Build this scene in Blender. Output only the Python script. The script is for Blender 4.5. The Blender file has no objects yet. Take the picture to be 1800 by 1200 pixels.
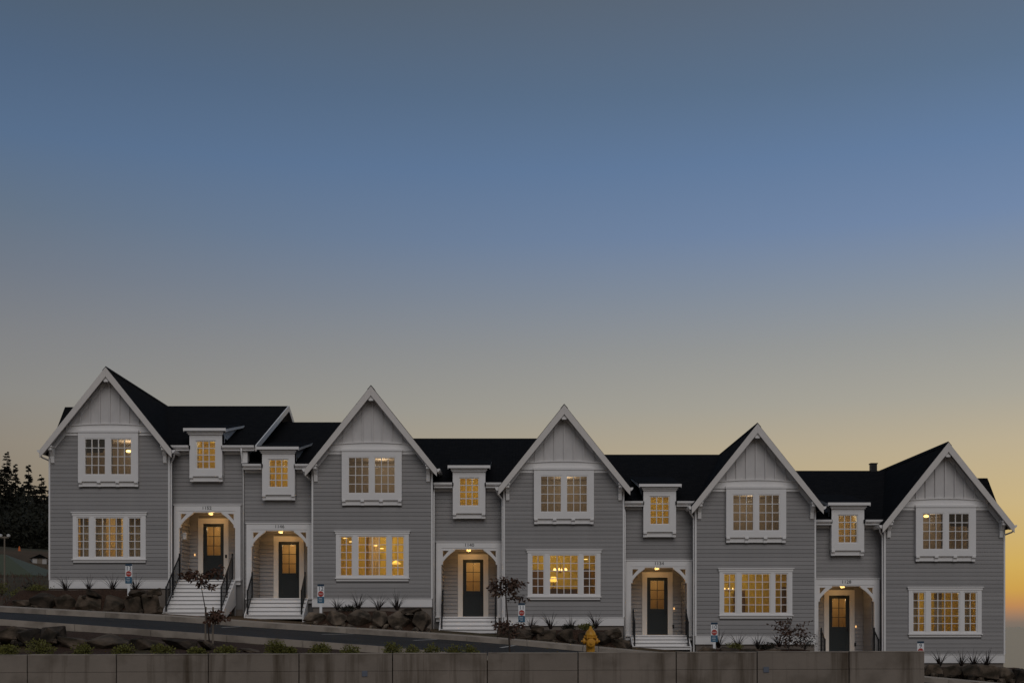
import bpy, bmesh, math, random
from mathutils import Vector, Matrix, noise
R = math.radians
sc = bpy.context.scene
COL = sc.collection

# ------------------------------------------------------------------ camera
F, YH, D0 = 2080.0, 1100.0, 52.0          # focal length / horizon row in 1800-px units, metres to the facades
cam = bpy.data.cameras.new('camera')
cam.sensor_width = 36.0
cam.lens = F / 1800 * 36
cam.shift_y = (YH - 600) / 1800
cam.clip_start, cam.clip_end = 0.5, 60000
camo = bpy.data.objects.new('camera', cam)
COL.objects.link(camo)
camo.location = (0, -D0, 0)
camo.rotation_euler = (R(90), 0, 0)
sc.camera = camo

# ------------------------------------------------------------------ sky: dusk, glow to the right
def lin(c):
    return tuple((v / 255 / 12.92) if v / 255 <= .04045 else ((v / 255 + .055) / 1.055) ** 2.4 for v in c)
SUN_AZ = R(50)                             # afterglow, right of the view direction
w = bpy.data.worlds.new('World')
sc.world = w
w.use_nodes = True
nt = w.node_tree
nt.nodes.clear()
def N(t, **k):
    n = nt.nodes.new(t)
    for a, b in k.items(): setattr(n, a, b)
    return n
tc = N('ShaderNodeTexCoord')
nrm = N('ShaderNodeVectorMath', operation='NORMALIZE')
nt.links.new(tc.outputs['Generated'], nrm.inputs[0])
sep = N('ShaderNodeSeparateXYZ')
nt.links.new(nrm.outputs[0], sep.inputs[0])
el = N('ShaderNodeMapRange')
el.inputs['From Min'].default_value = -.05
el.inputs['From Max'].default_value = 1.0
nt.links.new(sep.outputs['Z'], el.inputs['Value'])
flat = N('ShaderNodeCombineXYZ')
nt.links.new(sep.outputs['X'], flat.inputs[0]); nt.links.new(sep.outputs['Y'], flat.inputs[1])
fn = N('ShaderNodeVectorMath', operation='NORMALIZE')
nt.links.new(flat.outputs[0], fn.inputs[0])
dt = N('ShaderNodeVectorMath', operation='DOT_PRODUCT')
nt.links.new(fn.outputs[0], dt.inputs[0])
dt.inputs[1].default_value = (math.sin(SUN_AZ), math.cos(SUN_AZ), 0)
az = N('ShaderNodeMapRange')
az.inputs['From Min'].default_value = .22
az.inputs['From Max'].default_value = .90
nt.links.new(dt.outputs['Value'], az.inputs['Value'])
ZS = [1.0, .468, .408, .359, .31, .269, .225, .18, .143, .096, .048, .029, .0165, .009, .002, -.05]
COOL = [(66, 80, 98), (78, 92, 106), (79, 100, 127), (86, 109, 138), (99, 114, 131), (111, 119, 131), (125, 127, 131), (135, 134, 131),
        (138, 131, 121), (133, 122, 108), (120, 108, 97), (112, 100, 92), (106, 95, 88), (100, 92, 86), (94, 88, 82), (70, 68, 66)]
WARM = [(66, 80, 98), (92, 105, 122), (92, 114, 140), (99, 125, 160), (113, 135, 168), (132, 144, 160), (151, 153, 152), (168, 164, 152),
        (187, 173, 145), (201, 178, 130), (208, 172, 92), (204, 160, 78), (190, 137, 86), (158, 125, 100), (122, 112, 102), (100, 94, 86)]
def ramp(cols):
    r = N('ShaderNodeValToRGB')
    cr = r.color_ramp
    st = sorted(zip([(z + .05) / 1.05 for z in ZS], cols))
    cr.elements[0].position = st[0][0]; cr.elements[1].position = st[-1][0]
    for p, c in st[1:-1]: cr.elements.new(p)
    for e, (p, c) in zip(cr.elements, st): e.color = (*lin(c), 1)
    nt.links.new(el.outputs[0], r.inputs[0])
    return r
rc, rw = ramp(COOL), ramp(WARM)
mx = N('ShaderNodeMix', data_type='RGBA')
nt.links.new(az.outputs[0], mx.inputs[0])
nt.links.new(rc.outputs[0], mx.inputs[6]); nt.links.new(rw.outputs[0], mx.inputs[7])
bg = N('ShaderNodeBackground')
bg.inputs[1].default_value = 0.97
nt.links.new(mx.outputs[2], bg.inputs[0])
sky = N('ShaderNodeTexSky', sky_type='NISHITA')
sky.sun_disc = False
sky.sun_elevation = R(-3.0)
sky.sun_rotation = SUN_AZ
bg2 = N('ShaderNodeBackground')
bg2.inputs[1].default_value = 0.05
nt.links.new(sky.outputs[0], bg2.inputs[0])
ad = N('ShaderNodeAddShader')
nt.links.new(bg.outputs[0], ad.inputs[0]); nt.links.new(bg2.outputs[0], ad.inputs[1])
wo = N('ShaderNodeOutputWorld')
nt.links.new(ad.outputs[0], wo.inputs[0])

# added soft fill behind the camera, brightens the facades in place of twilight sky
sl = bpy.data.lights.new('twilight_fill', 'SUN')
sl.energy = 0.80
sl.angle = R(46)
sl.color = (1.0, .95, .92)
so = bpy.data.objects.new('twilight_fill', sl)
COL.objects.link(so)
so.rotation_euler = (R(50), 0, R(10))
so.location = (0, -40, 30)
vs = sc.view_settings
vs.view_transform = 'Standard'; vs.look = 'None'; vs.exposure = 0; vs.gamma = 1; vs.use_curve_mapping = False

# ------------------------------------------------------------------ materials
MATS = {}
def mat(name, col, rough=.7, var=.06, vscale=6.0, bump=0.0, bscale=40.0, rnd=0.0, spec=.3, metal=0.0, col2=None, c2s=3.0, c2lo=.45, c2hi=.65):
    m = bpy.data.materials.new(name); m.use_nodes = True
    t = m.node_tree; b = t.nodes['Principled BSDF']
    b.inputs['Roughness'].default_value = rough
    b.inputs['Metallic'].default_value = metal
    b.inputs['Specular IOR Level'].default_value = spec
    co = t.nodes.new('ShaderNodeTexCoord')
    n = t.nodes.new('ShaderNodeTexNoise'); n.inputs['Scale'].default_value = vscale; n.inputs['Detail'].default_value = 6
    t.links.new(co.outputs['Object'], n.inputs['Vector'])
    mr = t.nodes.new('ShaderNodeMapRange'); mr.inputs['To Min'].default_value = 1 - var * 2; mr.inputs['To Max'].default_value = 1 + var * 2
    t.links.new(n.outputs['Fac'], mr.inputs['Value'])
    last = mr.outputs[0]
    if rnd:
        oi = t.nodes.new('ShaderNodeObjectInfo')
        m2 = t.nodes.new('ShaderNodeMapRange'); m2.inputs['To Min'].default_value = 1 - rnd; m2.inputs['To Max'].default_value = 1 + rnd
        t.links.new(oi.outputs['Random'], m2.inputs['Value'])
        mu = t.nodes.new('ShaderNodeMath'); mu.operation = 'MULTIPLY'
        t.links.new(last, mu.inputs[0]); t.links.new(m2.outputs[0], mu.inputs[1]); last = mu.outputs[0]
    base = t.nodes.new('ShaderNodeRGB'); base.outputs[0].default_value = (*col, 1)
    cs = base.outputs[0]
    if col2:
        n2 = t.nodes.new('ShaderNodeTexNoise'); n2.inputs['Scale'].default_value = c2s; n2.inputs['Detail'].default_value = 8
        t.links.new(co.outputs['Object'], n2.inputs['Vector'])
        r2 = t.nodes.new('ShaderNodeMapRange'); r2.inputs['From Min'].default_value = c2lo; r2.inputs['From Max'].default_value = c2hi
        t.links.new(n2.outputs['Fac'], r2.inputs['Value'])
        mm = t.nodes.new('ShaderNodeMix'); mm.data_type = 'RGBA'
        t.links.new(r2.outputs[0], mm.inputs[0]); t.links.new(cs, mm.inputs[6]); mm.inputs[7].default_value = (*col2, 1)
        cs = mm.outputs[2]
    vm = t.nodes.new('ShaderNodeVectorMath'); vm.operation = 'SCALE'
    t.links.new(cs, vm.inputs[0]); t.links.new(last, vm.inputs['Scale'])
    t.links.new(vm.outputs[0], b.inputs['Base Color'])
    if bump:
        n3 = t.nodes.new('ShaderNodeTexNoise'); n3.inputs['Scale'].default_value = bscale; n3.inputs['Detail'].default_value = 5
        t.links.new(co.outputs['Object'], n3.inputs['Vector'])
        bu = t.nodes.new('ShaderNodeBump'); bu.inputs['Strength'].default_value = bump; bu.inputs['Distance'].default_value = .03
        t.links.new(n3.outputs['Fac'], bu.inputs['Height']); t.links.new(bu.outputs[0], b.inputs['Normal'])
    MATS[name] = m
    return m
def emis(name, col, s):
    m = bpy.data.materials.new(name); m.use_nodes = True
    b = m.node_tree.nodes['Principled BSDF']
    b.inputs['Base Color'].default_value = (*col, 1)
    b.inputs['Emission Color'].default_value = (*col, 1); b.inputs['Emission Strength'].default_value = s
    MATS[name] = m
def glassmat(name, refl=.10, tint=(1, 1, 1)):
    m = bpy.data.materials.new(name); m.use_nodes = True
    t = m.node_tree; t.nodes.clear()
    o = t.nodes.new('ShaderNodeOutputMaterial'); a = t.nodes.new('ShaderNodeBsdfTransparent'); g = t.nodes.new('ShaderNodeBsdfGlossy')
    a.inputs[0].default_value = (*tint, 1); g.inputs['Roughness'].default_value = .03
    x = t.nodes.new('ShaderNodeMixShader')
    fr = t.nodes.new('ShaderNodeFresnel'); fr.inputs[0].default_value = 1.5
    mp = t.nodes.new('ShaderNodeMath'); mp.operation = 'ADD'; mp.inputs[1].default_value = refl - .04
    t.links.new(fr.outputs[0], mp.inputs[0]); t.links.new(mp.outputs[0], x.inputs[0])
    t.links.new(a.outputs[0], x.inputs[1]); t.links.new(g.outputs[0], x.inputs[2]); t.links.new(x.outputs[0], o.inputs[0])
    MATS[name] = m
mat('siding', (.297, .283, .276), .6, .05, 1.7, .08, 30, rnd=.075)
mat('barge', (.68, .635, .595), .6, .05, 2, .06, 25)
mat('sheathing', (.20, .19, .185), .8)
mat('trim', (.79, .765, .745), .55, .03, 2, .04, 25)
mat('gable_white', (.60, .575, .56), .6, .04, 3, .05, 25, rnd=.04)
mat('shingle', (.0095, .0093, .0100), .95, .22, 9, .5, 14, spec=.06)
mat('foundation', (.19, .16, .135), .9, .1, 2, .3, 20)
mat('concrete', (.225, .19, .158), .9, .10, 1.6, .25, 14, rnd=.05, col2=(.11, .088, .068), c2s=.9, c2lo=.52, c2hi=.75, spec=.2)
mat('kerbstone', (.31, .265, .22), .9, .1, 2, .25, 25, rnd=.06, col2=(.19, .16, .13), c2s=1.5)
mat('sidewalk', (.34, .29, .24), .9, .08, 1.5, .2, 30, rnd=.05)
mat('asphalt', (.034, .035, .037), .85, .14, 5, .4, 60, spec=.25, col2=(.024, .025, .027), c2s=.5)
mat('road_paint', (.42, .41, .39), .8, .15, 12)
mat('soil', (.035, .022, .016), 1, .25, 6, .8, 18, col2=(.065, .045, .03), c2s=8)
mat('mulch', (.040, .020, .012), 1, .35, 20, 1, 30, col2=(.07, .04, .025), c2s=22)
mat('dirt', (.095, .056, .029), 1, .25, .25, .6, 3, col2=(.045, .038, .018), c2s=.06, c2lo=.4, c2hi=.6)
mat('stone', (.150, .115, .085), .95, .3, 5, 1, 7, rnd=.4, col2=(.038, .030, .022), c2s=2.2, c2lo=.42, c2hi=.62)
mat('stone_dark', (.095, .070, .050), .95, .3, 5, 1, 7, rnd=.45, col2=(.026, .020, .013), c2s=2.2, c2lo=.42, c2hi=.62)
mat('door_paint', (.018, .022, .023), .45, .04)
mat('black_metal', (.010, .010, .011), .45, .05, metal=.0)
mat('casing', (.66, .61, .55), .55, .03)
mat('ceiling_board', (.50, .44, .38), .6, .04)
mat('interior_wall', (.64, .50, .26), .9, .03)
mat('hall_wall', (.62, .50, .32), .9, .03)
mat('interior_gold', (.70, .53, .115), .9, .04)
mat('interior_dim', (.44, .35, .25), .9, .04)
mat('furniture', (.10, .055, .025), .6, .1)
mat('curtain', (.58, .45, .27), .9, .06, 3)
mat('leaf_red', (.088, .042, .025), .6, .25, 9)
mat('leaf_brown', (.085, .046, .030), .6, .25, 9)
mat('leaf_green', (.125, .12, .026), .6, .3, 6)
mat('blade', (.030, .022, .020), .5, .3, 9)
mat('needle', (.016, .016, .009), .8, .3, 3)
mat('bark', (.055, .042, .034), .9, .2, 12, .5, 30)
mat('stake', (.20, .165, .13), .9, .15, 8)
mat('hydrant_paint', (.60, .30, .028), .42, .08, 8, .1, 30, col2=(.45, .20, .02), c2s=6)
mat('hydrant_cap', (.55, .26, .025), .45, .06)
mat('sign_white', (.80, .80, .80), .4, .01)
mat('sign_navy', (.022, .05, .085), .4, .02)
mat('sign_blue', (.045, .13, .21), .4, .04)
mat('sign_red', (.42, .05, .035), .4, .03)
mat('sign_text', (.03, .06, .10), .5, .02)
mat('numeral', (.05, .05, .052), .5, .02)
mat('green_roof', (.078, .085, .048), .6, .06, .6, .2, 4)
mat('shed_white', (.42, .40, .38), .7, .05)
mat('lamp_white', (.6, .58, .55), .5, .02)
mat('cone_orange', (.55, .12, .02), .5, .02)
mat('blue_tag', (.12, .135, .17), .5, .1)
mat('brass', (.35, .25, .12), .35, .05, metal=.8)
emis('bulb', (1.0, .62, .20), 2.6)
emis('shade_glow', (1.0, .60, .10), .95)
emis('downlight_glow', (1.0, .66, .20), 1.6)
emis('bell_glow', (1.0, .55, .2), 1.2)
emis('far_glow', (1.0, .5, .15), 1.0)
glassmat('glass', .055)
glassmat('door_glass', .05, (.95, .86, .70))
m = bpy.data.materials.new('water'); m.use_nodes = True
b = m.node_tree.nodes['Principled BSDF']
b.inputs['Base Color'].default_value = (.12, .11, .095, 1); b.inputs['Roughness'].default_value = .32
MATS['water'] = m

# stained concrete for the retaining wall: vertical run-off streaks and form-board lines
t = MATS['concrete'].node_tree
bsdf = t.nodes['Principled BSDF']
src = bsdf.inputs['Base Color'].links[0].from_socket
geo = t.nodes.new('ShaderNodeNewGeometry')
mpg = t.nodes.new('ShaderNodeMapping'); mpg.inputs['Scale'].default_value = (2.6, .2, .16)
t.links.new(geo.outputs['Position'], mpg.inputs['Vector'])
ns = t.nodes.new('ShaderNodeTexNoise'); ns.inputs['Scale'].default_value = 1.0; ns.inputs['Detail'].default_value = 7; ns.inputs['Roughness'].default_value = .6
t.links.new(mpg.outputs[0], ns.inputs['Vector'])
rr = t.nodes.new('ShaderNodeMapRange'); rr.inputs['From Min'].default_value = .52; rr.inputs['From Max'].default_value = .70; rr.inputs['To Max'].default_value = .85
t.links.new(ns.outputs['Fac'], rr.inputs['Value'])
mxs = t.nodes.new('ShaderNodeMix'); mxs.data_type = 'RGBA'
t.links.new(rr.outputs[0], mxs.inputs[0]); t.links.new(src, mxs.inputs[6]); mxs.inputs[7].default_value = (.060, .042, .026, 1)
t.links.new(mxs.outputs[2], bsdf.inputs['Base Color'])

# shingle courses as fine relief
t = MATS['shingle'].node_tree
bk = t.nodes.new('ShaderNodeTexBrick'); bk.inputs['Scale'].default_value = 1.0
bk.inputs['Brick Width'].default_value = .30; bk.inputs['Row Height'].default_value = .14; bk.inputs['Mortar Size'].default_value = .012
bk.inputs['Color1'].default_value = (1.25, 1.22, 1.2, 1); bk.inputs['Color2'].default_value = (.72, .74, .78, 1); bk.inputs['Mortar'].default_value = (.4, .4, .4, 1)
cb = t.nodes.new('ShaderNodeTexCoord'); t.links.new(cb.outputs['Object'], bk.inputs['Vector'])
bs = t.nodes['Principled BSDF']; s0 = bs.inputs['Base Color'].links[0].from_socket
ml = t.nodes.new('ShaderNodeMix'); ml.data_type = 'RGBA'; ml.blend_type = 'MULTIPLY'; ml.inputs[0].default_value = 1
t.links.new(s0, ml.inputs[6]); t.links.new(bk.outputs['Color'], ml.inputs[7]); t.links.new(ml.outputs[2], bs.inputs['Base Color'])

# ------------------------------------------------------------------ mesh helpers
ORG = {}
class MB:
    def __init__(s): s.v = []; s.f = []; s.smooth = False
    def add(s, vs, fs):
        n = len(s.v); s.v += [tuple(p) for p in vs]; s.f += [tuple(i + n for i in f) for f in fs]; return s
    def box(s, x0, x1, y0, y1, z0, z1):
        return s.add([(x0, y0, z0), (x1, y0, z0), (x1, y1, z0), (x0, y1, z0), (x0, y0, z1), (x1, y0, z1), (x1, y1, z1), (x0, y1, z1)],
                     [(0, 3, 2, 1), (4, 5, 6, 7), (0, 1, 5, 4), (1, 2, 6, 5), (2, 3, 7, 6), (3, 0, 4, 7)])
    def prism(s, poly, a, b, axis='y'):
        n = len(poly)
        if axis == 'y': P = [(p, a, q) for p, q in poly] + [(p, b, q) for p, q in poly]
        elif axis == 'x': P = [(a, p, q) for p, q in poly] + [(b, p, q) for p, q in poly]
        else: P = [(p, q, a) for p, q in poly] + [(p, q, b) for p, q in poly]
        return s.add(P, [tuple(range(n)), tuple(range(2 * n - 1, n - 1, -1))] + [(i, (i + 1) % n, n + (i + 1) % n, n + i) for i in range(n)])
    def strip(s, A, B, a, b):
        # extruded band between two polylines in x,z
        n = len(A)
        for i in range(n - 1): s.prism([A[i], A[i + 1], B[i + 1], B[i]], a, b)
        return s
    def tube(s, pts, r, n=7, r2=None):
        pts = [Vector(p) for p in pts]; rings = []
        L = len(pts)
        for i, p in enumerate(pts):
            d = (pts[min(i + 1, L - 1)] - pts[max(i - 1, 0)]).normalized()
            up = Vector((0, 0, 1)) if abs(d.z) < .9 else Vector((1, 0, 0))
            u = d.cross(up).normalized(); v = d.cross(u)
            rr_ = r if r2 is None else r + (r2 - r) * i / (L - 1)
            rings.append([p + (u * math.cos(2 * math.pi * k / n) + v * math.sin(2 * math.pi * k / n)) * rr_ for k in range(n)])
        V = [q for ring in rings for q in ring]; Fs = []
        for i in range(L - 1):
            for k in range(n): Fs.append((i * n + k, i * n + (k + 1) % n, (i + 1) * n + (k + 1) % n, (i + 1) * n + k))
        Fs.append(tuple(range(n))); Fs.append(tuple((L - 1) * n + k for k in range(n)))
        return s.add(V, Fs)
    def lathe(s, prof, n=20, c=(0, 0, 0), axis='z'):
        V = []; Fs = []
        for r, h in prof:
            for k in range(n):
                a = 2 * math.pi * k / n
                p = (r * math.cos(a), r * math.sin(a), h)
                if axis == 'x': p = (h, p[0], p[1])
                if axis == 'y': p = (p[0], h, p[1])
                V.append((p[0] + c[0], p[1] + c[1], p[2] + c[2]))
        m_ = len(prof)
        for i in range(m_ - 1):
            for k in range(n): Fs.append((i * n + k, i * n + (k + 1) % n, (i + 1) * n + (k + 1) % n, (i + 1) * n + k))
        Fs.append(tuple(range(n))); Fs.append(tuple((m_ - 1) * n + k for k in range(n)))
        return s.add(V, Fs)
    def mesh(s, name, m_, fix=True, smooth=False):
        me = bpy.data.meshes.new(name); me.from_pydata(s.v, [], s.f)
        if fix:
            bm = bmesh.new(); bm.from_mesh(me); bmesh.ops.recalc_face_normals(bm, faces=bm.faces); bm.to_mesh(me); bm.free()
        if smooth: me.shade_smooth()
        me.materials.append(MATS[m_])
        return me
    def obj(s, name, m_, parent=None, pos=(0, 0, 0), **k):
        return place(bpy.data.objects.new(name, s.mesh(name, m_, **k)), parent, pos)
def place(o, parent, pos):
    pos = Vector(pos)
    COL.objects.link(o)
    if parent is not None:
        o.parent = parent; o.location = pos - ORG[parent.name]
    else: o.location = pos
    ORG[o.name] = pos
    return o
CACHE = {}
def box(name, m_, parent, x0, x1, y0, y1, z0, z1):
    k = (m_, round(x1 - x0, 3), round(y1 - y0, 3), round(z1 - z0, 3))
    if k not in CACHE:
        CACHE[k] = MB().box(-k[1] / 2, k[1] / 2, -k[2] / 2, k[2] / 2, -k[3] / 2, k[3] / 2).mesh(name, m_, fix=False)
    return place(bpy.data.objects.new(name, CACHE[k]), parent, ((x0 + x1) / 2, (y0 + y1) / 2, (z0 + z1) / 2))
def board(name, m_, parent, x0, x1, y, z, h=.186, lap=.03):
    L = round(x1 - x0, 2); k = ('board', m_, L, h, lap)
    if k not in CACHE:
        prof = [(-lap, 0), (-.010, h), (0.002, h), (0.002, 0)]
        CACHE[k] = MB().prism(prof, -L / 2, L / 2, 'x').mesh(name, m_)
    return place(bpy.data.objects.new(name, CACHE[k]), parent, ((x0 + x1) / 2, y, z))
def empty(name, loc):
    o = bpy.data.objects.new(name, None); COL.objects.link(o); o.location = loc; o.empty_display_size = .3
    ORG[o.name] = Vector((0, 0, 0))
    return o
def tag(o, label, cat, group=None, kind=None):
    if label: o['label'] = label
    if cat: o['category'] = cat
    if group: o['group'] = group
    if kind: o['kind'] = kind
    return o
def struct(o): o['kind'] = 'structure'; return o
def text(name, s, size, m_, parent, pos, depth=.008, sx=1.0):
    cu = bpy.data.curves.new('txt', 'FONT'); cu.body = s; cu.size = size; cu.align_x = 'CENTER'; cu.align_y = 'CENTER'; cu.extrude = depth / 2
    tmp = bpy.data.objects.new('txt', cu); COL.objects.link(tmp)
    dg = bpy.context.evaluated_depsgraph_get(); dg.update()
    me = bpy.data.meshes.new_from_object(tmp.evaluated_get(dg))
    me.transform(Matrix.Scale(sx, 4, (1, 0, 0)))
    me.transform(Matrix.Rotation(R(90), 4, 'X'))
    COL.objects.unlink(tmp); bpy.data.objects.remove(tmp); bpy.data.curves.remove(cu)
    me.materials.clear(); me.materials.append(MATS[m_])
    return place(bpy.data.objects.new(name, me), parent, pos)
def lamp(name, parent, pos, power, col=(1, .80, .50), size=.12, shape=None):
    l = bpy.data.lights.new(name, 'POINT'); l.energy = power; l.color = col; l.shadow_soft_size = size
    return place(bpy.data.objects.new(name, l), parent, pos)
def interp(pts, x):
    if x <= pts[0][0]: a, b_ = pts[0], pts[1]
    elif x >= pts[-1][0]: a, b_ = pts[-2], pts[-1]
    else:
        for a, b_ in zip(pts, pts[1:]):
            if a[0] <= x <= b_[0]: break
    return a[1] + (b_[1] - a[1]) * (x - a[0]) / (b_[0] - a[0])
def soft(pts, x, r=1.5): return (interp(pts, x - r) + interp(pts, x) + interp(pts, x + r)) / 3
def sstep(a, b_, x):
    t_ = min(1, max(0, (x - a) / (b_ - a))); return t_ * t_ * (3 - 2 * t_)
def wp(px, py, D): return Vector(((px - 900) * D / F, D - D0, (YH - py) * D / F))

# ------------------------------------------------------------------ terrain profiles (metres)
def prof(lst, D): return [((px - 900) * D / F, (YH - py) * D / F) for px, py in lst]
YK, YN, YW = -4.7, -14.5, -22.0            # far kerb line, near kerb line, retaining wall
KP = prof([(-900, 1020), (0, 1066), (100, 1072), (280, 1081), (400, 1090), (535, 1099), (740, 1112), (850, 1119), (1000, 1133), (1120, 1144), (1620, 1189), (2600, 1280)], 47.3)
NP = prof([(-900, 1030), (0, 1087), (400, 1115), (675, 1135), (775, 1143), (1100, 1176), (1600, 1225), (2600, 1320)], 37.5)
def K(x): return soft(KP, x)
def NK(x): return soft(NP, x)
def road_z(x, y):
    f = (y - YN) / (YK - YN); return (NK(x) - .15) * (1 - f) + (K(x) - .19) * f
def walltop(x): return -.735 + .004 * (x + 13)
def ground_z(x, y):
    if y > YK - .01:
        base = K(x) - .06 + .045 * (min(y, 2) - YK)
        far = max(0, y - 6)
        left = 1 - sstep(-30, -15, x)
        right = sstep(20, 40, x)
        z = base + left * (far * .085 if far < 90 else 7.65 + (far - 90) * .03) - right * min(far * .35, 60) - (1 - left) * (1 - right) * sstep(20, 140, y) * 22
        z -= sstep(23.2, 30, x) * 1.2
        return z
    if y > YN: return min(road_z(x, y), NK(x)) - .35
    if y > YW:
        f = (y - YW) / (YN - YW)
        top = NK(x) - .22; low = min(walltop(x) - .16, NK(x) - .35)
        return low + (top - low) * sstep(.15, .95, f)
    return -2.4 + .5 * sstep(-23, -50, y)

def grid_obj(name, xs, ys, fz, m_, parent=None):
    V = [(x, y, fz(x, y)) for y in ys for x in xs]; n = len(xs); Fs = []
    for j in range(len(ys) - 1):
        for i in range(n - 1): Fs.append((j * n + i, j * n + i + 1, (j + 1) * n + i + 1, (j + 1) * n + i))
    mb = MB(); mb.v = V; mb.f = Fs
    return mb.obj(name, m_, parent, fix=False, smooth=True)
def span(a, b_, st):
    n = max(1, round((b_ - a) / st)); return [a + (b_ - a) * i / n for i in range(n + 1)]
xs = span(-400, -60, 20) + span(-60, -30, 3)[1:] + span(-30, 32, .8)[1:] + span(32, 70, 4)[1:] + span(70, 400, 30)[1:]
ys = span(-160, -52, 18) + [-40, -30, -23, -22.12, -22.05] + span(-22, -14.5, .5) + [-14.45] + span(-14, -5.5, 1.5) + [-5.01, -4.95] + span(-4.7, 2, .6) + span(2, 30, 3)[1:] + span(30, 220, 8)[1:] + [280, 400, 600]
def gz(x, y):
    z = ground_z(x, y)
    if y > 12: z += noise.noise((x * .07, y * .07, 0)) * min(1.5, (y - 12) * .05)
    return z
struct(grid_obj('ground', xs, ys, gz, 'dirt'))
mb = MB(); mb.add([(-40000, -3000, 0), (40000, -3000, 0), (40000, 45000, 0), (-40000, 45000, 0)], [(0, 1, 2, 3)])
struct(mb.obj('sea', 'water', None, (0, 0, -30), fix=False))

# road, kerbs, sidewalk
struct(grid_obj('road', span(-60, 40, 1.0), [YN + .02] + span(YN + 1, YK - 1, 1.5) + [YK - .02], road_z, 'asphalt'))
def seg(mb_, x0, x1, y0, y1, f0, f1, lo):
    a0, a1, b0, b1 = f0(x0), f0(x1), f1(x0), f1(x1)
    mb_.add([(x0, y0, a0 - lo), (x1, y0, a1 - lo), (x1, y1, b1 - lo), (x0, y1, b0 - lo), (x0, y0, a0), (x1, y0, a1), (x1, y1, b1), (x0, y1, b0)],
            [(0, 3, 2, 1), (4, 5, 6, 7), (0, 1, 5, 4), (1, 2, 6, 5), (2, 3, 7, 6), (3, 0, 4, 7)])
fk = struct(empty('far_kerb', (0, YK, 0))); nk = struct(empty('near_kerb', (0, YN, 0))); sw = struct(empty('sidewalk', (0, YK + .8, 0)))
for e in (fk, nk, sw): ORG[e.name] = Vector(e.location)
rng = random.Random(4)
x = -45.0
while x < 34:
    x1 = x + 2.4
    mb = MB(); seg(mb, x + .006, x1 - .006, YK - .15, YK, K, K, .5); mb.obj('kerb_stone', 'kerbstone', fk)
    mb = MB(); seg(mb, x + .006, x1 - .006, YN - .16, YN, NK, NK, .42); mb.obj('kerb_stone', 'kerbstone', nk)
    for xa in (x, x + 1.2):
        mb = MB(); seg(mb, xa + .008, xa + 1.192, YK + .006, YK + 1.5, lambda q: K(q) - .004, lambda q: K(q) + .045, .2); mb.obj('slab', 'sidewalk', sw)
    x = x1
# painted stall lines on the road
for (pa, Da), (pb, Db), lab in (((424, 47.0), (390, 45.0), 'short white stall line farthest left on the road'), ((622, 47.0), (566, 45.0), 'white stall line on the road below sign 12'),
                           ((768, 47.0), (727, 45.0), 'white stall line on the road before the steps of 1140'), ((905, 47), (880, 44.6), 'white stall line behind the sapling at the wall'),):
    xa, ya, xb, yb = (pa - 900) * Da / F, Da - D0 - .05, (pb - 900) * Db / F, Db - D0
    V = []
    for i in range(5):
        f = i / 4; X = xa + (xb - xa) * f; Y = ya + (yb - ya) * f
        for dx in (-.06, .06): V.append((X + dx, Y, road_z(X + dx, Y) + .006))
    mb = MB(); mb.add(V, [(2 * i, 2 * i + 1, 2 * i + 3, 2 * i + 2) for i in range(4)])
    struct(mb.obj('stall_line', 'road_paint', fix=False))

# ------------------------------------------------------------------ retaining wall of cast panels
rw_ = empty('retaining_wall', (0, YW, -2.4)); ORG[rw_.name] = Vector((0, YW, -2.4))
tag(rw_, 'long stained concrete retaining wall running along the bottom of the view', 'wall')
J = [-585, -425, -265, -105, 56, 211, 371, 529, 692, 857, 1015, 1186, 1327, 1487, 1619]
DW = 30.0
for a, b_ in zip(J, J[1:]):
    x0, x1 = (a - 900) * DW / F + .014, (b_ - 900) * DW / F - .014
    zt = walltop((x0 + x1) / 2)
    pan = MB()
    for k, (z0, z1) in enumerate(((zt - .42, zt), (zt - .80, zt - .428), (-2.6, zt - .808))):
        dy = rng.uniform(-.006, .006)
        pan.box(x0, x1, YW - .28 + dy, YW, z0, z1)
    o = pan.obj('panel', 'concrete', rw_)
    cp = MB().box(x0 + .002, x1 - .002, YW - .285, YW + .005, zt + .001, zt + .022).obj('coping', 'kerbstone', o)
MB().box((J[0] - 900) * DW / F, (J[-1] - 900) * DW / F - .03, YW - .2, YW - .03, -2.6, -.86).obj('core', 'stone_dark', rw_)
for px, py in ((641, 1183), (1347, 1176)):
    c = wp(px, py, DW - .3)
    MB().box(c.x - .07, c.x + .07, YW - .297, YW - .289, c.z - .07, c.z + .07).obj('form_tag', 'blue_tag', rw_)

# ------------------------------------------------------------------ townhouses
CX3, PITCH, UZ = (991 - 900) / 40, 8.4175, .8175
def BX(px): return (px - 991) / 40
def BZ(py): return (YH - py) / 40
PS = 52.6 / F
def PX(px): return (px - 823.6) * PS
def PZ(py): return (YH - py) * PS
HW = 2.625                      # half width of the gabled body
ZP, GS, UE = 9.66, 1.254, 2.86   # gable peak, slope, eave
ZE, MS, YE, YR = 6.32, .413, .2, 7.9   # porch roof eave, slope, eave line, ridge line
PY = .6                          # porch front plane
BASE = -.6
def rects(x0, x1, z0, z1, holes):
    X = sorted({x0, x1, *[h[0] for h in holes], *[h[1] for h in holes]}); Zs = sorted({z0, z1, *[h[2] for h in holes], *[h[3] for h in holes]})
    X = [v for v in X if x0 <= v <= x1]; Zs = [v for v in Zs if z0 <= v <= z1]
    for za, zb in zip(Zs, Zs[1:]):
        run = None
        for xa, xb in zip(X, X[1:]):
            cx, cz = (xa + xb) / 2, (za + zb) / 2
            solid = not any(h[0] < cx < h[1] and h[2] < cz < h[3] for h in holes)
            if solid: run = (run[0], xb) if run else (xa, xb)
            elif run: yield (*run, za, zb); run = None
        if run: yield (*run, za, zb)
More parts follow.
